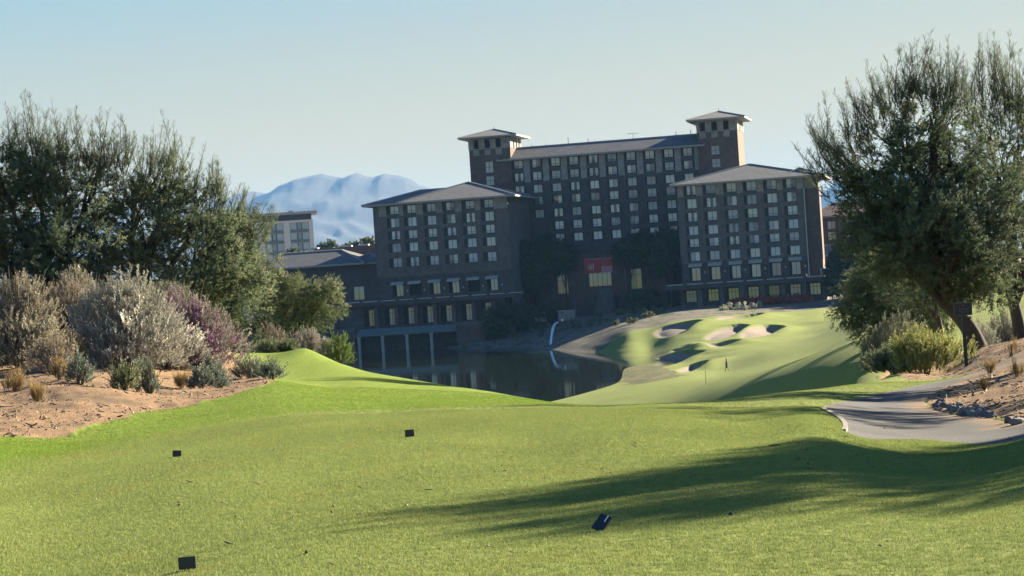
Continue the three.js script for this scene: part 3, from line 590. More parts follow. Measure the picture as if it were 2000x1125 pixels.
// pale office block far behind
{
  const o = at(540, 470, 980), b = thing('office_block', 'pale modern office block with a thin flat roof beyond the low brick building', 'building', V(o.x, 0, o.z), 5 * R);
  const holes = [], list = [];
  for (const u of [-27.4, -16.2, -5.0, 6.2]) for (const y of [45.4, 40.9, 36.4, 31.9, 27.4]) { holes.push([u, u + 8.4, y, y + 3.2]); list.push([u, y]); }
  facade(b, 'wall', -30, 16.5, 6, 49.6, 0, holes, hm.white); shell(b, -30, 16.5, 6, 49.6, 0, -20, hm.stucco, 3);  // side walls toned darker than the front to offset direct sun
  for (const [u, y] of list) { for (const [p, q] of [[0, 3.1], [3.3, 5.1], [5.3, 8.4]]) windowAt(b, u + p, u + q, y, y + 3.2, -0.45, { lights: 1, cloth: q - p < 2 ? cloths[5] : cloths[4] }); mesh('spandrel', bx(u, u + 8.4, y - 1.25, y - 0.02, 0.01, 0.1), hm.green, b); }
  mesh('clerestory', bx(-29.5, 16, 49.6, 52.2, -19, -0.3), hm.louvre, b);
  mesh('roof', bx(-33, 18.6, 52.2, 53.3, -23, 2), hm.fascia, b);
  mesh('roof_vent', bx(6, 8, 53.4, 54.2, -10, -8), hm.fascia, b);
}
// mountains
{
  const m = std(rgb(0.030, 0.028, 0.026), 1, { map: tex(512, (i) => 0.6 + 0.8 * (G3[i] - 0.5), false, 900) });
  const range = (profile, d, deep) => {
    const ridge = profile.map(([x, y]) => at(x, y, d)), nx = 420, nd = 80, pos = [], idx = [];
    for (let j = 0; j <= nd; j++) for (let i = 0; i <= nx; i++) {
      const s = j / nd, up = 1 - Math.abs(s - 0.5) * 2, x = ridge[0].x + (ridge[ridge.length - 1].x - ridge[0].x) * i / nx, z = -d + (0.5 - s) * deep;          // s: 0 front foot, 0.5 ridge, 1 back foot
      const look = x + 4200 * (1 - up) * fbm(x / 3000 + 3, z / 3000, 5); let k = 0; while (k < ridge.length - 2 && ridge[k + 1].x < look) k++;
      const top = ridge[k].y + (ridge[k + 1].y - ridge[k].y) * clamp((look - ridge[k].x) / (ridge[k + 1].x - ridge[k].x), 0, 1) - 6, n = Math.abs(fbm(x / 900, z / 900, 5)) * 2.4;
      pos.push(x, 2 + Math.max(0, (top + 26 * fbm(x / 160, z / 600, 3)) * Math.pow(up, 1.05) * (1 - 0.35 * (1 - up) * (1 - n))), z);
    }
    for (let j = 0; j < nd; j++) for (let i = 0; i < nx; i++) { const a = j * (nx + 1) + i, b = a + nx + 1; idx.push(a, a + 1, b, b, a + 1, b + 1); }
    const g = new THREE.BufferGeometry(); g.setIndex(idx); g.setAttribute('position', new THREE.Float32BufferAttribute(pos, 3)); g.computeVertexNormals();
    structure('mountain', metreUV(g), m);
  };
  range([[-700, 470], [-400, 440], [-100, 430], [150, 410], [330, 400], [420, 392], [465, 378], [492, 371], [520, 376], [545, 360], [575, 348], [605, 340], [628, 337], [650, 343], [668, 347], [683, 341], [697, 336], [715, 342], [735, 343], [752, 339], [775, 344], [800, 350], [818, 361], [850, 370], [900, 392], [960, 410], [1010, 430]], 12000, 6000);
  range([[1480, 480], [1560, 425], [1600, 384], [1622, 362], [1640, 350], [1660, 342], [1700, 346], [1760, 330], [1830, 345], [1920, 370], [2050, 390], [2300, 420]], 12600, 6000);
}
//@@PLANTS
// ------------------------------------------------------------------ trees and shrubs
function leafyTwig(seed, len, n, ll, lw, spread, forks = 1) {      // a thin stem with small leaves, growing along +y
  const r = rngOf(seed), pos = [], tri = (a, b, c) => pos.push(a.x, a.y, a.z, b.x, b.y, b.z, c.x, c.y, c.z);
  for (let f = 0; f < forks; f++) {
    const lean = f ? V((r() - 0.5) * 0.9, 0.8, (r() - 0.5) * 0.9).normalize() : V(0.06, 1, 0.03).normalize(), root = V(0, f ? len * 0.25 * r() : 0, 0), L0 = len * (f ? 0.55 + 0.3 * r() : 1);
    const tip = root.clone().addScaledVector(lean, L0), s = 0.006;
    tri(root.clone().add(V(s, 0, 0)), root.clone().add(V(-s, 0, s)), tip); tri(root.clone().add(V(-s, 0, -s)), root.clone().add(V(s, 0, 0)), tip);
    for (let i = 0; i < n; i++) {
      const t = 0.12 + 0.88 * (i + r()) / n, a = r() * 7, o = root.clone().addScaledVector(lean, L0 * t);
      const d = V(Math.cos(a) * spread, (spread > 1 ? -0.3 : 0.5) + r() * (spread > 1 ? 1.1 : 0.6), Math.sin(a) * spread).normalize(), side = V(-Math.sin(a), (r() - 0.5) * 0.8, Math.cos(a)).normalize();
      const l = ll * (0.7 + 0.6 * r()), w = lw * (0.7 + 0.6 * r()), m = o.clone().addScaledVector(d, l * 0.5), e = o.clone().addScaledVector(d, l);
      tri(o, m.clone().addScaledVector(side, w), e); tri(o, e, m.clone().addScaledVector(side, -w));
    }
  }
  const g = new THREE.BufferGeometry(); g.setAttribute('position', new THREE.Float32BufferAttribute(pos, 3)); g.computeVertexNormals(); return g;
}
const twigs = { mesquite: leafyTwig(3, 0.34, 18, 0.058, 0.018, 1.2, 2), wisp: leafyTwig(4, 0.34, 20, 0.055, 0.016, 1.1, 1), sage: leafyTwig(5, 0.30, 22, 0.034, 0.011, 0.8, 3), fine: leafyTwig(6, 0.45, 22, 0.06, 0.014, 0.8, 3), broad: leafyTwig(8, 0.9, 22, 0.24, 0.08, 0.9, 3), straw: leafyTwig(9, 0.45, 5, 0.12, 0.005, 0.3, 5) };
const leafMat = (c, t = 0.28) => new THREE.MeshPhysicalMaterial({ color: rgb(...c), roughness: 0.9, transmission: t, thickness: 0, side: THREE.DoubleSide, specularIntensity: 0.25 });
const bark = std(rgb(0.075, 0.062, 0.05), 1, { map: stainTex }), stick = std(rgb(0.13, 0.10, 0.075), 1);
const UP = V(0, 1, 0);
class Twigs {                                                    // collects placed twigs, then makes one part of them
  constructor(seed) { this.m = []; this.c = []; this.r = rngOf(seed); }
  add(p, d, s, shade) { const q = new THREE.Quaternion().setFromUnitVectors(UP, d).multiply(new THREE.Quaternion().setFromAxisAngle(UP, this.r() * 7)); this.m.push(new THREE.Matrix4().compose(p, q, V(s, s, s))); this.c.push(shade); }
  build(name, geo, mat, parent) {
    const o = new THREE.InstancedMesh(geo, mat, this.m.length), col = new THREE.Color();
    this.m.forEach((m, i) => { o.setMatrixAt(i, m); const v = this.c[i]; o.setColorAt(i, col.setRGB(...v)); });
    o.name = name; o.castShadow = o.receiveShadow = true; o.userData.kind = 'stuff'; parent.add(o); return o;
  }
}
const ball = (r) => { let v; do v = V(r() * 2 - 1, r() * 2 - 1, r() * 2 - 1); while (v.lengthSq() > 1 || v.lengthSq() < 0.01); return v; };
// o.lobes: [x, y, z, rx, ry, rz] from the tree's foot; o.wisps: [x, y, z, length, lean x, lean z] tips of upright shoots
function tree(name, label, foot, o, group) {
  const t = thing(name, label, 'tree', foot, 0, group), r = rngOf(o.seed), tw = new Twigs(o.seed + 1), ws = new Twigs(o.seed + 2), limbs = [];
  const tint = (k) => { const v = 0.75 + 0.5 * r(), y = r() < 0.07 ? 1.2 : 1; return [v * y * k, v * k, v * 0.9 * k]; };
  const fork = o.fork ?? V(0, o.height * 0.3, 0);
  limbs.push(tube([V(0, -0.3, 0), V(fork.x * 0.45 + 0.1, fork.y * 0.5, fork.z * 0.5), fork], [o.girth * 1.25, o.girth, o.girth * 0.8], 9));
  for (const [x, y, z, rx, ry, rz] of o.lobes) {
    const c = V(x, y, z);
    const mid = fork.clone().lerp(c, 0.5).add(V((r() - 0.5) * 0.5, -Math.abs(c.x - fork.x) * 0.1, (r() - 0.5) * 0.5));
    limbs.push(tube([fork.clone().multiplyScalar(0.85), mid, c], [o.girth * 0.6, o.girth * 0.42, o.girth * 0.16], 7));
    for (let k = 0; k < 9; k++) { const b = ball(r), e = V(x + b.x * rx, y + b.y * ry, z + b.z * rz), s = mid.clone().lerp(c, 0.3 + 0.7 * r()); limbs.push(tube([s, s.clone().lerp(e, 0.55).add(V((r() - 0.5) * 0.3, 0.15, (r() - 0.5) * 0.3)), e], [o.girth * 0.2, o.girth * 0.12, 0.012], 5)); }
    const n = Math.round((o.density ?? 30) * rx * ry * rz * 4.19);
    // twigs gather in clumps, so that gaps stay between them
    for (let k = 0, placed = 0; placed < n && k < 4000; k++) {
      const b = ball(r); b.multiplyScalar(Math.pow(r(), 0.15) / Math.max(0.45, b.length())).clampLength(0, 1);
      const cc = V(x + b.x * rx, y + b.y * ry, z + b.z * rz), cr = (o.clump ?? 0.42) * (0.6 + 0.8 * r()), cnt = Math.min(n - placed, Math.round((o.perClump ?? 14) * (0.6 + 0.8 * r())));
      const shade = 0.8 + 0.4 * r();
      for (let i = 0; i < cnt; i++) {
        const q = ball(r), p = cc.clone().addScaledVector(q, cr);
        const dir = V(b.x * 0.8 + q.x * 0.6, (o.rise ?? 0.35) + b.y * 0.5 + q.y * 0.4, b.z * 0.8 + q.z * 0.6).normalize();
        tw.add(p, dir, (o.size ?? 1) * (0.7 + 0.6 * r()), tint(shade));
      }
      placed += cnt;
    }
  }
  for (const [x, y, z, len, lx, lz] of o.wisps ?? []) for (let k = 0; k < (o.bundle ?? 4); k++) {
    const tip = V(x + (k ? (r() - 0.5) * 0.9 : 0), y - (k ? r() * len * 0.5 : 0), z + (r() - 0.5) * 1.2), dir = V(lx + (r() - 0.5) * 0.5, 1, lz + (r() - 0.5) * 0.5).normalize(), L0 = len * (0.7 + 0.4 * r());
    const root = tip.clone().addScaledVector(dir, -L0).add(V((r() - 0.5) * 0.4 - lx * 0.2, 0, 0)), mid = tip.clone().addScaledVector(dir, -L0 * 0.5).add(V((r() - 0.5) * 0.12, 0, 0));
    limbs.push(tube([root, mid, tip], [0.02, 0.011, 0.004], 4));
    const cv = new THREE.CatmullRomCurve3([root, mid, tip]);
    for (let s = 0; s < L0 / 0.05; s++) {
      const u = r(), p = cv.getPoint(u), a = r() * 7, out = V(Math.cos(a) * 1.1, 0.8, Math.sin(a) * 1.1).add(dir).normalize();
      ws.add(p.add(V(Math.cos(a) * 0.03, 0, Math.sin(a) * 0.03)), out, (0.5 + 0.6 * r()) * (1.1 - 0.65 * u), tint(1));
    }
  }
  mesh('trunk', join(limbs), o.bark ?? bark, t);
  tw.build('crown', o.twig ?? twigs.mesquite, o.leaf, t);
  if (ws.m.length) ws.build('shoots', twigs.wisp, o.leaf, t);
  return t;
}
const leafDark = leafMat([0.090, 0.118, 0.066], 0.32), leafOlive = leafMat([0.125, 0.152, 0.082], 0.34), leafGrey = leafMat([0.165, 0.185, 0.10], 0.3), leafGarden = leafMat([0.055, 0.082, 0.05], 0.2), leafBright = leafMat([0.13, 0.175, 0.04], 0.3);
// shapes read off the picture at the tree's own depth
const lobesAt = (foot, d, list) => list.map(([px, py, rx, ry, dz = 0, rz]) => { const p = at(px, py, d - dz).sub(foot), k = d / FOCAL; return [p.x, p.y, p.z, rx * k, ry * k, rz ?? Math.max(rx, ry) * k * 0.9]; });
const wispsAt = (foot, d, list) => list.map(([px, py, len, lx = 0, dz = 0]) => { const p = at(px, py, d - dz).sub(foot); return [p.x, p.y, p.z, len, lx, 0]; });
const footAt = (px, d) => { const p = at(px, 600, d); return V(p.x, groundAt(p.x, -d), -d); };
{
  let f = footAt(70, 82);
  tree('mesquite_tree', 'tall dark mesquite crown with upright shoots behind the tan shrubs', f, {
    seed: 11, height: 9.5, girth: 0.24, leaf: leafDark, density: 46, fork: V(0.4, 2.2, 0),
    lobes: lobesAt(f, 82, [[0, 350, 80, 80], [70, 340, 65, 60], [30, 430, 110, 90], [130, 390, 95, 95], [20, 520, 110, 80, 1], [140, 500, 110, 80, 1], [-90, 420, 110, 150], [190, 360, 55, 50, -1], [100, 570, 110, 45, 1.5]]),
    wisps: wispsAt(f, 82, [[-30, 200, 2.2], [15, 205, 2], [32, 212, 1.6], [48, 176, 2.4], [56, 178, 2.4, 0.1], [68, 240, 1.4], [104, 192, 2.4], [98, 212, 2], [147, 206, 2.2], [135, 230, 1.6], [170, 232, 1.6, 0.15], [188, 224, 1.8], [200, 214, 2.2], [214, 214, 2, 0.15], [228, 262, 1.4], [248, 244, 1.6], [262, 262, 1.4, 0.1], [80, 262, 1.4], [120, 255, 1.4]]), bundle: 5,
  });
  f = footAt(262, 84);
  tree('mesquite_tree', 'wide spreading mesquite leaning over the purple and grey shrubs', f, {
    seed: 23, height: 8, girth: 0.26, leaf: leafOlive, density: 46, fork: V(0.2, 1.7, 0),
    lobes: lobesAt(f, 84, [[260, 395, 65, 65], [320, 375, 60, 60], [300, 450, 105, 80], [390, 425, 62, 62], [400, 490, 95, 80, 1], [445, 480, 52, 65], [440, 560, 85, 55, 1.4], [250, 540, 100, 55, 1], [350, 560, 100, 50, 1.5], [480, 470, 32, 48], [480, 545, 45, 50, 1]]),
    wisps: wispsAt(f, 84, [[318, 218, 2.2], [326, 232, 2, 0.15], [300, 262, 1.8], [352, 262, 2, 0.35], [345, 290, 1.6, 0.25], [375, 300, 1.5, 0.1], [403, 284, 2, 0.25], [412, 300, 1.6, 0.3], [424, 312, 1.6, 0.2], [432, 330, 1.4, 0.3], [452, 345, 1.5, 0.25], [468, 356, 1.4, 0.4], [482, 372, 1.4, 0.4], [500, 378, 1.2, 0.4], [520, 396, 1.4, 0.45], [536, 400, 1.3, 0.5], [510, 430, 1.2, 0.4], [290, 270, 1.4]]), bundle: 5,
  });
  f = footAt(505, 104);
  tree('small_mesquite', 'small round mesquite with a forked black trunk at the crest of the bright grass', f, {
    seed: 31, height: 4, girth: 0.16, leaf: leafGrey, density: 120, fork: V(0.05, 0.7, 0), clump: 0.3, rise: -0.1, size: 0.85,
    lobes: lobesAt(f, 104, [[600, 572, 52, 34], [560, 592, 48, 36], [628, 592, 42, 40], [520, 570, 45, 40], [540, 630, 40, 26], [595, 625, 42, 24], [510, 530, 42, 35], [645, 584, 28, 34]]),
  });
  f = footAt(430, 112);
  tree('mesquite_tree', 'shaded grey-green mesquite behind the small forked mesquite', f, {
    seed: 37, height: 5, girth: 0.14, leaf: leafDark, density: 60, fork: V(0.05, 1.0, 0),
    lobes: lobesAt(f, 112, [[470, 600, 60, 50], [430, 560, 60, 60], [400, 610, 60, 45], [480, 650, 50, 30], [360, 600, 70, 50]]),
  });
  f = footAt(1915, 72);
  tree('mesquite_tree', 'large dark mesquite with a leaning trunk rising behind the black sign', f, {
    seed: 41, height: 10, girth: 0.28, leaf: leafDark, density: 44, fork: V(-1.2, 1.9, 0),
    lobes: lobesAt(f, 72, [[1700, 330, 58, 70], [1760, 270, 60, 75], [1820, 235, 60, 70], [1780, 350, 110, 100], [1690, 400, 65, 70], [1870, 330, 75, 95], [1850, 430, 130, 90], [1740, 470, 95, 65], [1930, 420, 95, 110], [1830, 530, 120, 60], [1930, 530, 90, 50], [1655, 350, 40, 50], [1800, 440, 115, 85, 1.2], [1870, 490, 115, 75, 1.6], [1735, 425, 75, 65, -1]]),
    wisps: wispsAt(f, 72, [[1572, 225, 1.6, -0.5], [1568, 252, 1.5, -0.7], [1600, 205, 1.8, -0.4], [1590, 262, 1.6, -0.6], [1574, 290, 1.6, -0.9], [1632, 172, 1.8, -0.25], [1655, 150, 1.9, -0.2], [1640, 200, 1.6, -0.3], [1678, 150, 1.6, -0.2], [1693, 128, 1.8, -0.15], [1722, 112, 1.8, -0.1], [1735, 120, 1.6], [1757, 88, 2], [1770, 86, 2], [1789, 78, 2], [1800, 70, 2.2], [1817, 62, 2.4, 0.05], [1828, 90, 1.8], [1846, 74, 2, 0.15], [1852, 100, 1.6, 0.1], [1870, 92, 1.8, 0.2], [1880, 130, 1.5, 0.1], [1610, 300, 1.2, -0.6], [1625, 250, 1.4, -0.4]]), bundle: 5,
  });
  f = footAt(1985, 80);
  tree('mesquite_tree', 'slender-shooted mesquite beside the large dark one with pale shrubs at its foot', f, {
    seed: 43, height: 10, girth: 0.24, leaf: leafOlive, density: 26, fork: V(-0.1, 2.2, 0),
    lobes: lobesAt(f, 80, [[1930, 270, 45, 60], [1990, 280, 60, 75], [1960, 330, 75, 80], [2060, 350, 90, 160], [2000, 440, 80, 80], [1990, 520, 70, 50]]),
    wisps: wispsAt(f, 80, [[1893, 140, 1.6], [1908, 100, 2], [1917, 62, 2.8], [1928, 75, 2.4], [1941, 64, 2.6], [1955, 78, 2.4, 0.1], [1962, 110, 2], [1975, 102, 2.2], [1990, 95, 2.4], [2010, 100, 2.2], [1945, 120, 1.8], [1900, 180, 1.4], [2030, 110, 2]]), bundle: 5,
  });
  f = footAt(1760, 128);
  tree('small_mesquite', 'drooping small mesquite overhanging the fairway edge below the large dark one', f, {
    seed: 47, height: 5, girth: 0.15, leaf: leafOlive, density: 90, fork: V(-0.3, 1.4, 0), clump: 0.34, rise: -0.25, size: 0.95,
    lobes: lobesAt(f, 128, [[1665, 585, 38, 36], [1700, 560, 45, 40], [1720, 530, 40, 34], [1650, 610, 26, 28], [1740, 590, 60, 60], [1780, 620, 60, 50], [1690, 615, 45, 32], [1710, 650, 45, 26], [1820, 600, 60, 60]]),
  });
  // trees beside the tee, outside the picture, whose shade falls across it
  const shadeTree = (label, x, z, seed, hh, lobes, density = 30) => tree('shade_tree', label, V(x, groundAt(x, z), z), { seed, height: hh, girth: 0.2, leaf: leafDark, density, fork: V(0, hh * 0.28, 0), lobes });
  shadeTree('spreading mesquite standing alone beside the tee', 16.6, -28.6, 51, 8, [[0, 4.2, 0, 3.2, 2.0, 3.0], [-1.4, 5.6, 2.0, 2.4, 1.7, 2.4], [1.4, 5.8, -2.0, 2.5, 1.7, 2.4], [0.4, 3, 2.6, 1.9, 1.1, 1.8], [-0.6, 3.0, -2.8, 2.0, 1.1, 2.0], [0.5, 4.4, -4, 1.6, 1.4, 1.6]], 60);
  shadeTree('mesquite standing beside the bend of the cart path', 13.4, -45, 53, 6, [[0, 3.4, 0, 2.2, 1.4, 2], [-1.4, 4.4, 0.8, 1.5, 1, 1.4], [1.4, 4.6, -0.6, 1.6, 1.1, 1.4], [0, 2.4, 1.2, 1.4, 0.6, 1.2]], 26);
  shadeTree('tall mesquite standing above the rocky mound', 17.5, -41.5, 57, 8, [[0, 4.6, 0, 2.4, 1.4, 1.6], [-1.2, 6, 0.6, 1.6, 1.1, 1.2], [1.4, 6.2, -0.6, 1.6, 1.1, 1.2], [0.3, 3.2, 0.4, 1.2, 0.5, 1.1]], 12);
  shadeTree('mesquite standing on the wooded slope above the fairway', 22.5, -118, 59, 8, [[0, 4.4, 0, 3.2, 2, 3], [-2, 5.4, 1, 2, 1.4, 2], [2, 5.6, -1, 2, 1.4, 2]], 22);
  shadeTree('mesquite at the top of the fairway slope', 29.8, -157, 61, 8, [[0, 4.4, 0, 3.6, 2.4, 4.4], [-2, 5.6, 2.4, 2.4, 1.6, 2.4], [2, 5.8, -2.4, 2.4, 1.6, 2.4]], 18);
  shadeTree('mesquite farther along the top of the fairway slope', 35, -192, 63, 8, [[0, 4.4, 0, 3.6, 2.2, 4.4], [-2, 5.4, 2.4, 2.4, 1.5, 2.4]], 16);
}
// dark trees in the hotel garden
{
  const gardenTree = (u, w, y0, y1, rx, s, label) => { const f = hotelPoint(u, 5.2, w), a = y0 - 5.2, b = y1 - 5.2, m = (a + b) / 2, q = (b - a) / 2; tree('garden_tree', label, f, { seed: 600 + s, height: b, girth: 0.28, leaf: leafGarden, density: 7, fork: V(0, a * 0.7, 0), twig: twigs.broad, clump: 0.8, perClump: 14, lobes: [[0, m + q * 0.2, 0, rx, q * 0.8, rx * 0.8], [-rx * 0.6, m - q * 0.3, 0.5, rx * 0.7, q * 0.6, rx * 0.6], [rx * 0.6, m - q * 0.2, -0.3, rx * 0.7, q * 0.65, rx * 0.6], [rx * 0.1, m + q * 0.55, 0.2, rx * 0.6, q * 0.5, rx * 0.5]] }, 'trees in the hotel garden'); };
  gardenTree(-19, -14, 12, 26, 3.6, 1, 'tall dark garden tree in the corner of the lake wing'); gardenTree(-13.5, -16.5, 17.6, 27, 3.8, 2, 'dark garden tree with a high crown beside the corner one by the lake wing'); gardenTree(-9.4, -17.5, 18.6, 25.5, 2.8, 3, 'dark garden tree between the banner and the lake wing');
  gardenTree(12.5, -16.5, 18.4, 26.5, 3.8, 4, 'dark garden tree with a high crown by the wing with the downpipe'); gardenTree(19.5, -14, 15, 27, 3.6, 5, 'tall dark garden tree in the corner of the wing with the downpipe'); gardenTree(8.2, -17.6, 19.4, 25.5, 2.6, 6, 'dark garden tree just beside the red banner');
  gardenTree(-23.5, 7, 2.2, 10.5, 3.0, 7, 'bushy dark tree at the foot of the lake pier'); gardenTree(-18.5, 1, 4.2, 9.5, 3.2, 8, 'low dark tree between the lake pier and the spout'); gardenTree(-12, -8, 5.6, 9.5, 3.4, 9, 'low dark bush tree under the amber window beside the lake wing'); gardenTree(13, -7, 6.4, 11.5, 3.4, 10, 'low dark bush tree under the amber window beside the downpipe wing');
  for (const [i, [u, w, t]] of [[66, 3, 20], [71.5, 7, 23], [77, 4, 24], [83, 9, 23], [90, 6, 24]].entries()) gardenTree(u, w, 7, t, 3.8, 20 + i, 'dark tree in the belt beyond the wing with the downpipe');
  const far = (px, d, hh, s, label, wide = 1) => { const p = at(px, 480, d), f = V(p.x, 6, p.z); tree('desert_tree', label, f, { seed: 700 + s, height: hh, girth: 0.3, leaf: leafOlive, density: 1.6, fork: V(0, hh * 0.6, 0), twig: twigs.broad, size: 1.5, clump: 1.2, perClump: 14, lobes: [[0, hh * 0.88, 0, 4.2 * wide, hh * 0.1, 3.5], [-2.6 * wide, hh * 0.82, 0, 2.6, hh * 0.09, 2.4], [2.8 * wide, hh * 0.84, 0, 2.6, hh * 0.1, 2.4]] }, 'trees beyond the low brick building'); };
  far(641, 760, 27.5, 1, 'bushy tree beside the pale office block'); far(706, 740, 28, 2, 'wide bushy tree against the wall of the lake wing', 1.1); far(580, 740, 25, 3, 'bushy tree in front of the pale office block'); far(672, 800, 25, 4, 'small tree between two bushy ones behind the low brick building', 0.6);
}
// shrubs
function shrub(name, label, px, d, wpx, hpx, leaf, o = {}, group) {
  const k = d / FOCAL, f = o.foot ?? footAt(px, d), t = thing(name, label, o.category ?? 'shrub', f, 0, group), r = rngOf(o.seed ?? Math.round(px * 13 + d)), tw = new Twigs(Math.round(px + d)), w = wpx * k / 2, h = hpx * k, s = o.size ?? 1, stems = [];
  const n = o.n ?? Math.round(clamp(w * w * h * 520 / (s * s) + 120, 90, 4200));
  for (let i = 0; i < 16; i++) { const a = r() * 7, q = 0.75 * r(); stems.push(tube([V(Math.cos(a) * 0.05, -0.1, Math.sin(a) * 0.05), V(Math.cos(a) * w * q * 0.5, h * 0.35, Math.sin(a) * w * q * 0.5), V(Math.cos(a) * w * q, h * (0.75 + 0.3 * r()), Math.sin(a) * w * q)], [0.016 * h + 0.004, 0.01 * h + 0.003, 0.004], 5)); }
  const lump = Array.from({ length: 11 }, () => [r() * 7, r() * 1.1, 0.62 + 0.7 * r()]);
  for (let i = 0; i < n; i++) {
    const a = r() * 2 * Math.PI, e = Math.asin(Math.pow(r(), 0.8)) * (o.flat ?? 1), depth = Math.pow(r(), 0.35);
    let swell = 1; for (const [la, le, lk] of lump) swell += (lk - 1) * Math.exp(-(((Math.cos(a - la) - 1) ** 2) * 4 + (e - le) ** 2 * 5));
    const c = Math.cos(e), p = V(Math.cos(a) * c * w * depth * swell, (o.lift ?? 0.0) * h + Math.sin(e) * h * 0.9 * depth * swell, Math.sin(a) * c * w * 0.9 * depth * swell);
    const dir = V(Math.cos(a) * c * (o.out ?? 0.8) + (r() - 0.5) * 0.5, Math.sin(e) + (o.rise ?? 0.55), Math.sin(a) * c * (o.out ?? 0.8) + (r() - 0.5) * 0.5).normalize(), v = 0.75 + 0.5 * r();
    let col = [v, v, v * 0.95];
    if (o.bloom && r() < o.bloom[3] * step(Math.sin(a - (o.bloomAt ?? 0)) * 0.5 + 0.5, 0.1, 0.8)) col = [o.bloom[0] * v, o.bloom[1] * v, o.bloom[2] * v];
    tw.add(p, dir, s * (0.55 + 0.6 * r() + (r() < 0.06 ? 0.6 : 0)), col);
  }
  mesh('stem', join(stems), stick, t);
  tw.build('foliage', o.twig ?? twigs.sage, leaf, t);
  return t;
}
{
  const tan = leafMat([0.28, 0.25, 0.195], 0.25), brown = leafMat([0.25, 0.21, 0.17], 0.25), grey = leafMat([0.30, 0.285, 0.245], 0.25), greenGrey = leafMat([0.20, 0.205, 0.145], 0.2), mauve = leafMat([0.25, 0.215, 0.195], 0.2), blue = leafMat([0.18, 0.205, 0.165], 0.15), straw = leafMat([0.32, 0.225, 0.10], 0.2), yellowGreen = leafMat([0.30, 0.30, 0.11], 0.25);
  const G = 'desert shrubs on the soil bank';
  shrub('sage_shrub', 'tall tan-green sage shrub on the soil bank below the tallest mesquite', 30, 57, 180, 190, tan, { size: 1 }, G);
  shrub('sage_shrub', 'sage shrub half hidden behind the tall tan-green one', -60, 60, 190, 180, tan, {}, G);
  shrub('sage_shrub', 'brown sage shrub filling the gap beside the tall tan-green one', 130, 62, 150, 150, brown, {}, G);
  shrub('sage_shrub', 'pointed tan sage shrub rising against the dark mesquite shade', 160, 68, 140, 140, tan, {}, G);
  shrub('sage_shrub', 'broad grey sage shrub with white-tipped lower leaves', 240, 55.5, 230, 160, grey, { bloom: [2.2, 2.2, 2.2, 0.10] }, G);
  shrub('sage_shrub', 'brown sage shrub squeezed behind the broad grey one', 215, 63, 150, 140, brown, {}, G);
  shrub('sage_shrub', 'domed grey-green sage shrub behind the purple-flowering one', 345, 66, 200, 150, greenGrey, {}, G);
  shrub('sage_shrub', 'purple-flowering sage shrub at the grass edge', 375, 60, 165, 145, mauve, { bloom: [1.15, 0.8, 1.2, 0.75], bloomAt: 0.6 }, G);
  shrub('sage_shrub', 'small grey sage shrub leaning against the purple-flowering one', 320, 58, 90, 105, grey, {}, G);
  const low = [['blue_sage', 'low silvery shrub beside dry yellow grass', 148, 47, 55, 48, blue, {}], ['creosote_bush', 'small bright green bush at the edge of the turf', 233, 45.5, 48, 42, leafGrey, { size: 0.8 }], ['brittlebush', 'upright grey-stemmed bush beside the small bright green one', 280, 46, 62, 66, blue, { rise: 1.3, out: 0.4 }], ['blue_sage', 'low silvery shrub alone below the purple-flowering one', 382, 49.5, 46, 36, blue, {}], ['blue_sage', 'larger low silvery shrub next to the lone one', 418, 50, 52, 46, blue, {}], ['blue_sage', 'low flat silvery shrub at the tip of the soil bank', 480, 54, 62, 34, greenGrey, {}], ['blue_sage', 'last small silvery shrub where soil meets turf', 522, 53, 44, 30, blue, {}], ['dry_shrub', 'dry reddish shrub in the shade of the broad grey sage', 95, 52, 90, 70, brown, {}], ['dry_shrub', 'dry yellow leafy shrub under the broad grey sage', 140, 54, 40, 50, straw, { size: 0.8 }]];
  for (const [n, l, px, d, w, h, m, o] of low) shrub(n, l, px, d, w, h, m, { size: 0.75, ...o }, 'low plants on the soil bank');
  for (const [px, d, w, h, l] of [[108, 47.5, 34, 26, 'dry golden grass tuft beside the low silvery shrub'], [20, 46, 50, 18, 'wide dry golden grass tuft on open soil'], [345, 50, 26, 12, 'dry golden grass tuft below the purple-flowering shrub'], [62, 42, 22, 8, 'sparse dry grass tuft on the lower soil']]) shrub('dry_grass', l, px, d, w, h, straw, { twig: twigs.straw, rise: 1.6, out: 0.5, n: 70, size: 0.6, category: 'grass' }, 'dry grass tufts on the soil');
  const crest = [['clipped_shrub', 'rounded brown shrub under the small forked mesquite', 540, 97, 54, 48, brown], ['clipped_shrub', 'clipped brown shrub with a grey top nearest the forked trunk', 568, 95, 34, 44, mauve], ['clipped_shrub', 'largest clipped brown shrub of the row on the crest', 602, 92, 46, 50, mauve], ['grey_shrub', 'wispy grey shrub between the clipped row and the bright green bush', 634, 90, 34, 36, grey], ['grey_shrub', 'tall wispy pink-grey shrub behind the clipped row', 605, 98, 40, 66, grey], ['green_bush', 'bright green bush at the end of the crest', 656, 88, 36, 52, leafBright], ['ground_plant', 'low green plant at the edge of the crest turf', 520, 94, 60, 22, leafGrey], ['ground_plant', 'low green plant under the clipped shrubs', 558, 91, 46, 18, leafGrey], ['green_bush', 'dark bush in the shade left of the forked trunk', 460, 100, 70, 50, leafDark]];
  for (const [n, l, px, d, w, h, m] of crest) shrub(n, l.replace(' left of', ' beside'), px, d, w, h, m, { size: 1.1, flat: 1 }, 'shrubs along the crest');
  shrub('brittlebush', 'sunlit yellow-green shrub at the foot of the black sign', 1800, 62, 125, 66, yellowGreen, { size: 1.0, rise: 1.1, twig: twigs.fine });
  shrub('brittlebush', 'grey-green shrub spreading beside the sunlit yellow-green one', 1740, 64, 100, 44, leafGrey, { size: 0.9, twig: twigs.fine });
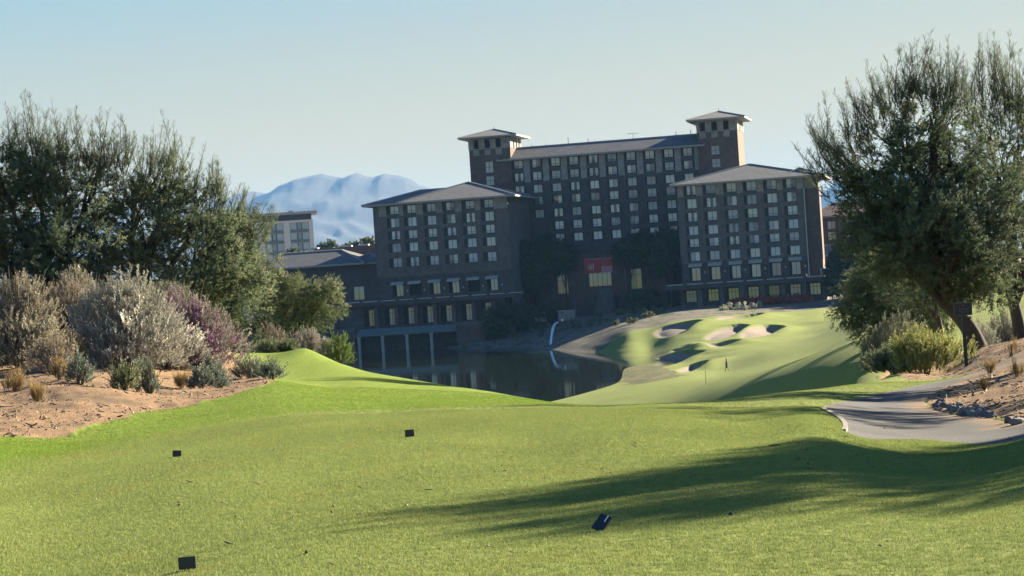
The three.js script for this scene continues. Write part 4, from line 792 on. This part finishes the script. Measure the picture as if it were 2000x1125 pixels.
  shrub('sage_shrub', 'pale rounded shrub behind the leaning trunk', 1905, 88, 80, 130, grey, {}, 'pale shrubs under the mesquites');
  shrub('sage_shrub', 'large pale rounded shrub between the two trunks', 1965, 90, 110, 130, grey, {}, 'pale shrubs under the mesquites');
  shrub('sage_shrub', 'brown shrub in the shade of the leaning trunk', 1840, 90, 90, 110, brown, {}, 'pale shrubs under the mesquites');
  shrub('sage_shrub', 'shaded grey shrub below the drooping small mesquite', 1720, 100, 110, 90, greenGrey, {}, 'pale shrubs under the mesquites');
  for (const [px, d, w, h, l] of [[1926, 44, 26, 16, 'small golden grass tuft on the rocky mound'], [1978, 40, 22, 14, 'second golden grass tuft on the rocky mound'], [1912, 38, 16, 12, 'tiny pale plant low on the rocky mound'], [1970, 52, 30, 24, 'dry plant at the foot of the trunks']]) shrub('dry_grass', l, px, d, w, h, straw, { twig: twigs.straw, rise: 1.6, out: 0.5, n: 36, size: 0.4, category: 'grass' }, 'dry plants on the rocky mound');
  // hedge of red flowers, pale agaves
  const red = leafMat([0.45, 0.10, 0.07], 0.2), redTwig = twigs.broad;
  for (let i = 0; i < 14; i++) { const f = hotelPoint(38.5 + i * 1.45, 0, 8); f.y = groundAt(f.x, f.z) - 0.1; shrub('flower_bush', 'red flowering bush in the hedge below the terrace', 1430 + i * 11, 570, 15, 14 + (i % 3) * 2, red, { foot: f, n: 70, size: 0.7, twig: redTwig, seed: 900 + i }, 'red flowering hedge below the terrace'); }
  for (let i = 0; i < 6; i++) { const p = hitCache(1412 + i * 14, 606 - (i % 3) * 2); shrub('agave', 'pale curved-leaf plant on the stony bank behind the green', 1410 + i * 10, 540, 12, 9, leafMat([0.42, 0.42, 0.34], 0.2), { foot: V(p[0], groundAt(...p), p[1]), n: 30, size: 0.8, twig: redTwig, seed: 950 + i }, 'pale plants behind the green'); }
  const bankRnd = rngOf(31);
  for (let i = 0; i < 46; i++) { const px = 1000 + 320 * bankRnd(), py = 672 - (px - 1000) * 0.17 - 26 * bankRnd(), p = hitCache(px, py); if (zoneOf(...p) !== 'stone') continue; shrub('bank_shrub', 'low dark shrub scattered on the stony bank by the lake', px, 540, 12, 9, leafGrey, { foot: V(p[0], groundAt(...p), p[1]), n: 40, size: 0.6, twig: redTwig, seed: 1000 + i }, 'low shrubs on the stony bank'); }
}
// small stones, twigs and leaf litter on the soil
{
  const r = rngOf(404), g = new THREE.TetrahedronGeometry(1, 1); g.scale(1, 0.45, 0.7);
  const list = [];
  for (let i = 0; i < 60000 && list.length < 9000; i++) { const d = 26 + 50 * Math.pow(r(), 1.3), th = (r() < 0.55 ? -0.27 + 0.2 * r() : 0.13 + 0.13 * r()), x = Math.sin(th) * d, z = -Math.cos(th) * d; if (zoneOf(x, z) === 'scrub' && fbm(x / 1.2 + 30, z / 1.2, 3) + 0.35 * r() > 0.1) list.push([x, z]); }
  for (let i = 0; i < 170; i++) { const d = 12 + 20 * r(), th = (r() - 0.5) * 0.44; list.push([Math.sin(th) * d, -Math.cos(th) * d, 0.45]); }
  const o = new THREE.InstancedMesh(g, std(rgb(1, 1, 1), 1), list.length), m = new THREE.Matrix4(), q = new THREE.Quaternion(), c = new THREE.Color();
  list.forEach(([x, z, k = 1], i) => { const s = (0.008 + 0.03 * Math.pow(r(), 3)) * k + (k < 1 ? 0.004 : 0), long = r() < 0.3 ? 3.5 : 1, v = 0.6 + 0.8 * r(); m.compose(V(x, groundAt(x, z) + s * 0.2 + (k < 1 ? 0.006 : 0), z), q.setFromEuler(new THREE.Euler(r() - 0.5, r() * 7, r() - 0.5)), V(s * long, s, s)); o.setMatrixAt(i, m); o.setColorAt(i, r() < 0.6 ? c.setRGB(0.10 * v, 0.075 * v, 0.055 * v) : c.setRGB(0.24 * v, 0.18 * v, 0.12 * v)); });
  o.name = 'ground_litter'; o.userData.kind = 'stuff'; o.userData.label = 'small stones and leaf litter strewn over the desert soil'; o.castShadow = o.receiveShadow = true; scene.add(o);
}
//@@SMALL
// ------------------------------------------------------------------ turf blades on the tee
{
  const r = rngOf(5), pos = [];
  for (let i = 0; i < 9; i++) { const a = r() * 7, x = (r() - 0.5) * 0.05, z = (r() - 0.5) * 0.05, h = 0.005 + 0.008 * r(), w = 0.0020, l = 0.012 * (r() - 0.2); pos.push(x - Math.cos(a) * w, -0.004, z - Math.sin(a) * w, x + Math.cos(a) * w, -0.004, z + Math.sin(a) * w, x - Math.sin(a) * l, h, z + Math.cos(a) * l); }
  const g = new THREE.BufferGeometry(); g.setAttribute('position', new THREE.Float32BufferAttribute(pos, 3)); g.computeVertexNormals();
  const m = [], c = [], q = new THREE.Quaternion(), mat = new THREE.Matrix4();
  for (let i = 0; i < 430000; i++) {
    const d = r() < 0.72 ? Math.sqrt(10.5 * 10.5 + r() * (33 * 33 - 10.5 * 10.5)) : 26 + 26 * r(), th = (r() - 0.5) * 0.5, x = Math.sin(th) * d, z = -Math.cos(th) * d;
    const dry = fbm(x / 1.1, z / 1.1, 2), v = (0.75 + 0.55 * r()) * (1 + 0.3 * fbm(x / 1.9 + 11, z / 3.2, 3));
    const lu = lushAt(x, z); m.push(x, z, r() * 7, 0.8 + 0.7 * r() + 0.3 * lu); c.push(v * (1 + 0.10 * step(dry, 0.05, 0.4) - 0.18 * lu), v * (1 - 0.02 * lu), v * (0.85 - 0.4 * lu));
  }
  const n = m.length / 4, o = new THREE.InstancedMesh(g, new THREE.MeshPhysicalMaterial({ color: rgb(0.225, 0.262, 0.098), roughness: 0.95, specularIntensity: 0.2, transmission: 0.2, thickness: 0, side: THREE.DoubleSide }), n), col = new THREE.Color();
  for (let i = 0; i < n; i++) {
    const x = m[4 * i], z = m[4 * i + 1], on = zoneOf(x, z) === 'grass', s = on ? m[4 * i + 3] : 0.0001;
    mat.compose(V(x, ground(x, z), z), q.setFromAxisAngle(UP, m[4 * i + 2]), V(s, s, s)); o.setMatrixAt(i, mat); o.setColorAt(i, col.setRGB(c[3 * i], c[3 * i + 1], c[3 * i + 2]));
  }
  o.name = 'grass_blades'; o.userData.kind = 'stuff'; o.userData.label = 'short mown grass blades on the tee'; o.castShadow = o.receiveShadow = true; scene.add(o);
}
// ------------------------------------------------------------------ tee markers
const black = std(rgb(0.012, 0.012, 0.014), 0.45), blackEdge = std(rgb(0.02, 0.02, 0.022), 0.5), inkGrey = std(rgb(0.075, 0.078, 0.085), 0.7), whitePaint = std(rgb(0.75, 0.75, 0.72), 0.6);
function teeMarker(label, px, py, d, wide, tall, turn, tiltX, tiltZ, extra) {
  const p = at(px, py, d), t = thing('tee_marker', label, 'tee marker', V(p.x, ground(p.x, p.z), p.z), turn, 'black tee markers');
  const plate = mesh('plate', (() => { const s = new THREE.Shape(), a = wide / 2, b = tall / 2, r = 0.004; s.moveTo(-a + r, -b); s.lineTo(a - r, -b); s.quadraticCurveTo(a, -b, a, -b + r); s.lineTo(a, b - r); s.quadraticCurveTo(a, b, a - r, b); s.lineTo(-a + r, b); s.quadraticCurveTo(-a, b, -a, b - r); s.lineTo(-a, -b + r); s.quadraticCurveTo(-a, -b, -a + r, -b); const g = new THREE.ExtrudeGeometry(s, { depth: 0.012, bevelEnabled: true, bevelSize: 0.0015, bevelThickness: 0.0015, bevelSegments: 1 }); g.translate(0, b + 0.006, 0); return g; })(), black, t);
  plate.rotation.set(tiltX, 0, tiltZ);
  const e = mesh('emblem', new THREE.TorusGeometry(tall * 0.22, 0.0022, 5, 24), std(rgb(0.03, 0.031, 0.034), 0.7), plate); e.position.set(0, tall / 2 + 0.006, 0.0136); e.scale.set(1.2, 1, 0.25);
  mesh('stake', tube([V(0, -0.06, 0.004), V(0, 0, 0.004), V(0, 0.02, 0.004)], [0.004, 0.005, 0.005], 6), blackEdge, t);
  if (extra) { const s = mesh('reflective_strip', bx(wide * 0.18, wide * 0.26, tall * 0.62, tall + 0.004, 0.0136, 0.017), whitePaint, plate); s.name = 'white_strip'; }
  return t;
}
teeMarker('upright black tee marker on the open turf by itself near the tee front', 366, 1102, 13.7, 0.105, 0.074, 0.05, -0.1, 0.02);
teeMarker('upright black tee marker on the turf below the soil bank', 346, 897, 25.9, 0.1, 0.072, 0.1, -0.12, -0.06);
teeMarker('upright black tee marker near the far edge of the tee', 802, 867, 25.7, 0.106, 0.082, -0.1, -0.05, 0.05);
teeMarker('tilted black tee marker with a white strip lying in the tree shade', 1166, 1043, 13.75, 0.085, 0.115, -0.45, -0.75, -0.35, true);
{
  const p = at(1428, 1013, 14.3), t = thing('yardage_block', 'tiny black block set in the turf in the tree shade', 'marker', V(p.x, ground(p.x, p.z), p.z));
  mesh('block', (() => { const g = new THREE.CylinderGeometry(0.014, 0.017, 0.016, 6); g.scale(1.1, 1, 0.8); g.translate(0, 0.012, 0); return g; })(), black, t); mesh('cap', bx(-0.011, 0.011, 0.02, 0.023, -0.007, 0.007), blackEdge, t);
}
// ------------------------------------------------------------------ sign on a post
{
  const f = footAt(1880, 59), t = thing('notice_sign', 'black notice sign on a slim black post beside the cart path', 'sign', f, -0.12);
  mesh('post', bx(-0.045, 0.045, -0.3, 1.42, -0.045, 0.045), blackEdge, t);
  const b = mesh('board', bx(-0.24, 0.24, 1.34, 1.68, 0.046, 0.075), black, t);
  mesh('border', join([bx(-0.24, 0.24, 1.665, 1.68, 0.0755, 0.083), bx(-0.24, 0.24, 1.34, 1.355, 0.0755, 0.083), bx(-0.24, -0.225, 1.355, 1.665, 0.0755, 0.083), bx(0.225, 0.24, 1.355, 1.665, 0.0755, 0.083)]), inkGrey, b);
  const e = mesh('emblem', new THREE.CylinderGeometry(0.03, 0.03, 0.006, 6), inkGrey, b); e.rotation.x = Math.PI / 2; e.position.set(0, 1.61, 0.079);
  mesh('lettering', join([bx(-0.15, 0.15, 1.515, 1.53, 0.0755, 0.08), bx(-0.11, 0.11, 1.475, 1.488, 0.0755, 0.08), bx(-0.15, 0.15, 1.44, 1.452, 0.0755, 0.08), bx(-0.08, 0.08, 1.40, 1.412, 0.0755, 0.08)]), inkGrey, b);
}
// kerb along the end of the path
{
  const pts = [[1647, 843], [1651, 836], [1650, 829], [1640, 818], [1626, 809], [1606, 799]].map(([x, y]) => { const p = hitCache(x, y); return V(p[0], ground(...p), p[1]); });
  const cv = new THREE.CatmullRomCurve3(pts), n = 60, pos = [], idx = [];
  for (let i = 0; i <= n; i++) { const p = cv.getPoint(i / n), d = cv.getTangent(i / n), s = V(-d.z, 0, d.x).normalize(), y = ground(p.x, p.z); for (const [o, h] of [[-0.035, -0.05], [-0.03, 0.03], [0.03, 0.03], [0.035, -0.05]]) pos.push(p.x + s.x * o, y + h, p.z + s.z * o); }
  for (let i = 0; i < n; i++) for (let k = 0; k < 3; k++) { const a = i * 4 + k, b = a + 4; idx.push(a, b, a + 1, a + 1, b, b + 1); }
  let g = new THREE.BufferGeometry(); g.setIndex(idx); g.setAttribute('position', new THREE.Float32BufferAttribute(pos, 3)); g = g.toNonIndexed(); g.computeVertexNormals();
  structure('kerb', metreUV(g), std(rgb(0.15, 0.13, 0.105), 0.95, { map: stainTex }));
}
// rocks along the path
{
  const r = rngOf(88), rockM = [std(rgb(0.15, 0.125, 0.11), 1), std(rgb(0.11, 0.095, 0.085), 1), std(rgb(0.19, 0.16, 0.14), 1)];
  const rocks = Array.from({ length: 5 }, (_, k) => { const g = new THREE.IcosahedronGeometry(1, 1), p = g.attributes.position; for (let i = 0; i < p.count; i++) { const v = V(p.getX(i), p.getY(i), p.getZ(i)), s = 1 + 0.55 * perlin.noise(v.x * 1.4 + k * 9, v.y * 1.4, v.z * 1.4); p.setXYZ(i, v.x * s, v.y * s * 0.7, v.z * s); } g.computeVertexNormals(); return g; });
  const line = [[1838, 795], [1850, 800], [1862, 803], [1876, 806], [1890, 809], [1905, 811], [1930, 813], [1975, 822], [1990, 826], [1860, 792], [1880, 796], [1900, 800], [1920, 804], [1845, 786], [1870, 784]];
  for (let i = 0; i < 40; i++) {
    const [x, y] = line[i % line.length], p = hitCache(x + (r() - 0.5) * 18, y + (r() - 0.5) * 6), s = 0.035 + 0.075 * r() * r() + (i < 9 ? 0.03 : 0);
    const m = mesh('rock', rocks[i % 5], rockM[i % 3]); m.position.set(p[0], groundAt(...p) + s * 0.25, p[1]); m.scale.set(s * 1.2, s, s); m.rotation.set(r(), r() * 7, r());
    tag(m, 'small brown rock edging the mound beside the cart path', 'rock', 'rocks edging the cart path');
  }
}
// ------------------------------------------------------------------ golfer and pole on the fairway
function figure(joints, bones, res, size, k) {                      // one skin over tapered limbs
  const mc = new MarchingCubes(res, new THREE.MeshBasicMaterial(), false, false, 60000), h = size / 2; mc.isolation = 0; mc.reset();
  const S2 = (v) => (v / (res / 2) - 1) * h;
  for (let z = 0; z < res; z++) for (let y = 0; y < res; y++) for (let x = 0; x < res; x++) {
    const p = V(S2(x), S2(y), S2(z)); let d = 9;
    for (const [a, ra, b, rb] of bones) {
      const A = joints[a], B = joints[b], bx_ = B[0] - A[0], by = B[1] - A[1], bz = B[2] - A[2], t = clamp(((p.x - A[0]) * bx_ + (p.y - A[1]) * by + (p.z - A[2]) * bz) / (bx_ * bx_ + by * by + bz * bz + 1e-9), 0, 1);
      const q = Math.hypot(p.x - A[0] - bx_ * t, p.y - A[1] - by * t, p.z - A[2] - bz * t) - ra - (rb - ra) * t, m = clamp(0.5 + 0.5 * (d - q) / k, 0, 1); d = d + (q - d) * m - k * m * (1 - m);
    }
    mc.field[z * res * res + y * res + x] = -d;
  }
  mc.update();
  const n = mc.count ?? mc.geometry.drawRange.count, g = new THREE.BufferGeometry();
  g.setAttribute('position', new THREE.BufferAttribute(mc.positionArray.slice(0, n * 3), 3)); g.setAttribute('normal', new THREE.BufferAttribute(mc.normalArray.slice(0, n * 3), 3)); g.scale(h, h, h); return g;
}
{
  const J = { head: [-0.01, 0.76, 0], crown: [0.0, 0.82, 0], neck: [0.02, 0.64, 0], chest: [0.02, 0.47, 0], belly: [0.01, 0.26, 0], hip: [0.0, 0.1, 0], sl: [0.02, 0.56, 0.18], sr: [0.02, 0.56, -0.18], el: [-0.1, 0.3, 0.24], er: [0.13, 0.32, -0.24], wl: [-0.26, 0.16, 0.2], wr: [0.02, 0.12, -0.26], hl: [0, 0.06, 0.09], hr: [0, 0.06, -0.09], kl: [-0.13, -0.36, 0.09], kr: [0.06, -0.37, -0.09], al: [-0.2, -0.78, 0.09], ar: [0.3, -0.7, -0.09], tl: [-0.36, -0.84, 0.09], tr: [0.2, -0.84, -0.09], fl: [-0.33, 0.10, 0.2], fr: [-0.05, 0.05, -0.25], thl: [-0.3, 0.16, 0.15], thr: [0, 0.06, -0.21] };
  const legs = [['hl', 0.095, 'kl', 0.062], ['kl', 0.058, 'al', 0.04], ['hr', 0.095, 'kr', 0.062], ['kr', 0.058, 'ar', 0.04], ['al', 0.045, 'tl', 0.035], ['ar', 0.045, 'tr', 0.035]], arms = [['sl', 0.06, 'el', 0.045], ['el', 0.043, 'wl', 0.03], ['sr', 0.06, 'er', 0.045], ['er', 0.043, 'wr', 0.03], ['wl', 0.032, 'fl', 0.018], ['wr', 0.032, 'fr', 0.018], ['wl', 0.014, 'thl', 0.01], ['wr', 0.014, 'thr', 0.01]], trunkB = [['neck', 0.055, 'chest', 0.13], ['chest', 0.14, 'belly', 0.125], ['belly', 0.125, 'hip', 0.13], ['chest', 0.09, 'sl', 0.065], ['chest', 0.09, 'sr', 0.065]];
  const p = hitCache(1420, 724), y = ground(...p), t = thing('person', 'person in dark shirt and shorts walking across the fairway', 'person', V(p[0], y, p[1]));
  const up = (g) => { g.translate(0, 0.88, 0); return g; };
  mesh('body', up(figure(J, [['head', 0.095, 'crown', 0.098], ['neck', 0.055, 'head', 0.06], ...trunkB, ...arms, ...legs], 90, 1.9, 0.03)), std(rgb(0.28, 0.17, 0.12), 0.7), t);
  mesh('shirt', up(figure(J, [...trunkB.map(([a, r1, b, r2]) => [a, r1 + 0.02, b, r2 + 0.02]), ['sl', 0.075, 'el', 0.065], ['sr', 0.075, 'er', 0.065]], 70, 1.9, 0.04)), std(rgb(0.16, 0.16, 0.17), 0.9), t);
  mesh('shorts', up(figure(J, [['belly', 0.14, 'hip', 0.15], ['hl', 0.115, 'kl', 0.085], ['hr', 0.115, 'kr', 0.085]], 70, 1.9, 0.04)), std(rgb(0.03, 0.03, 0.035), 0.9), t);
  mesh('cap', up((() => { const g = new THREE.SphereGeometry(0.108, 14, 8, 0, 7, 0, 1.5); g.translate(0.0, 0.815, 0); const b = new THREE.CylinderGeometry(0.09, 0.09, 0.015, 14); b.scale(1.1, 1, 0.9); b.translate(-0.09, 0.82, 0); return join([g, b]); })()), std(rgb(0.1, 0.1, 0.1), 0.9), t);
}
{
  const p = hitCache(1379, 748), t = thing('yardage_pole', 'thin dark yardage pole standing in the fairway', 'pole', V(p[0], ground(...p), p[1]));
  mesh('pole', tube([V(0, -0.2, 0), V(0, 0.8, 0), V(0, 1.7, 0)], [0.03, 0.025], 6), std(rgb(0.10, 0.10, 0.06), 0.8), t); mesh('band', new THREE.CylinderGeometry(0.034, 0.034, 0.25, 8), std(rgb(0.4, 0.38, 0.2), 0.8), t).position.y = 1.4;
}
// water spout into the lake
{
  const top = at(1096, 628, 551), base = V(top.x, groundAt(top.x, top.z), top.z), t = thing('water_spout', 'white water stream arcing from a lamp-topped spout into the lake', 'fountain', base);
  const h = Math.max(1.2, top.y - base.y), end = at(1075, 684, 524).sub(base); end.y = -base.y;
  mesh('spout', join([tube([V(0.1, -0.5, 0), V(0.1, h * 0.5, 0), V(0, h, 0)], [0.3, 0.24, 0.2], 8), bx(-0.9, 0.3, h - 0.25, h + 0.1, -0.25, 0.25)]), hm.wall, t);
  const a = V(-0.6, h - 0.1, 0.1), pts = [a];
  for (const k of [0.2, 0.4, 0.6, 0.8, 1]) { const x = a.x + (end.x - a.x) * Math.pow(k, 0.7), z = a.z + (end.z - a.z) * k, fall = a.y + (end.y - a.y) * k * k; pts.push(V(x, k === 1 ? end.y - 0.2 : Math.max(fall, groundAt(base.x + x, base.z + z) - base.y + 0.35), z)); }
  mesh('water_stream', tube(pts, [0.14, 0.28, 0.34, 0.3, 0.3], 8), std(rgb(0.62, 0.68, 0.70), 0.35), t);
  mesh('splash', (() => { const g = new THREE.SphereGeometry(0.7, 12, 6, 0, 7, 0, 1.57); g.scale(1.4, 0.35, 1); g.translate(end.x, end.y, end.z); return g; })(), std(rgb(0.5, 0.55, 0.56), 0.6), t);
  const l = mesh('lamp_ball', new THREE.SphereGeometry(0.32, 14, 10), std(rgb(0.85, 0.85, 0.8), 0.4), t); l.position.set(0.3, h + 0.3, 0.1);
}
renderer.render(scene, camera);
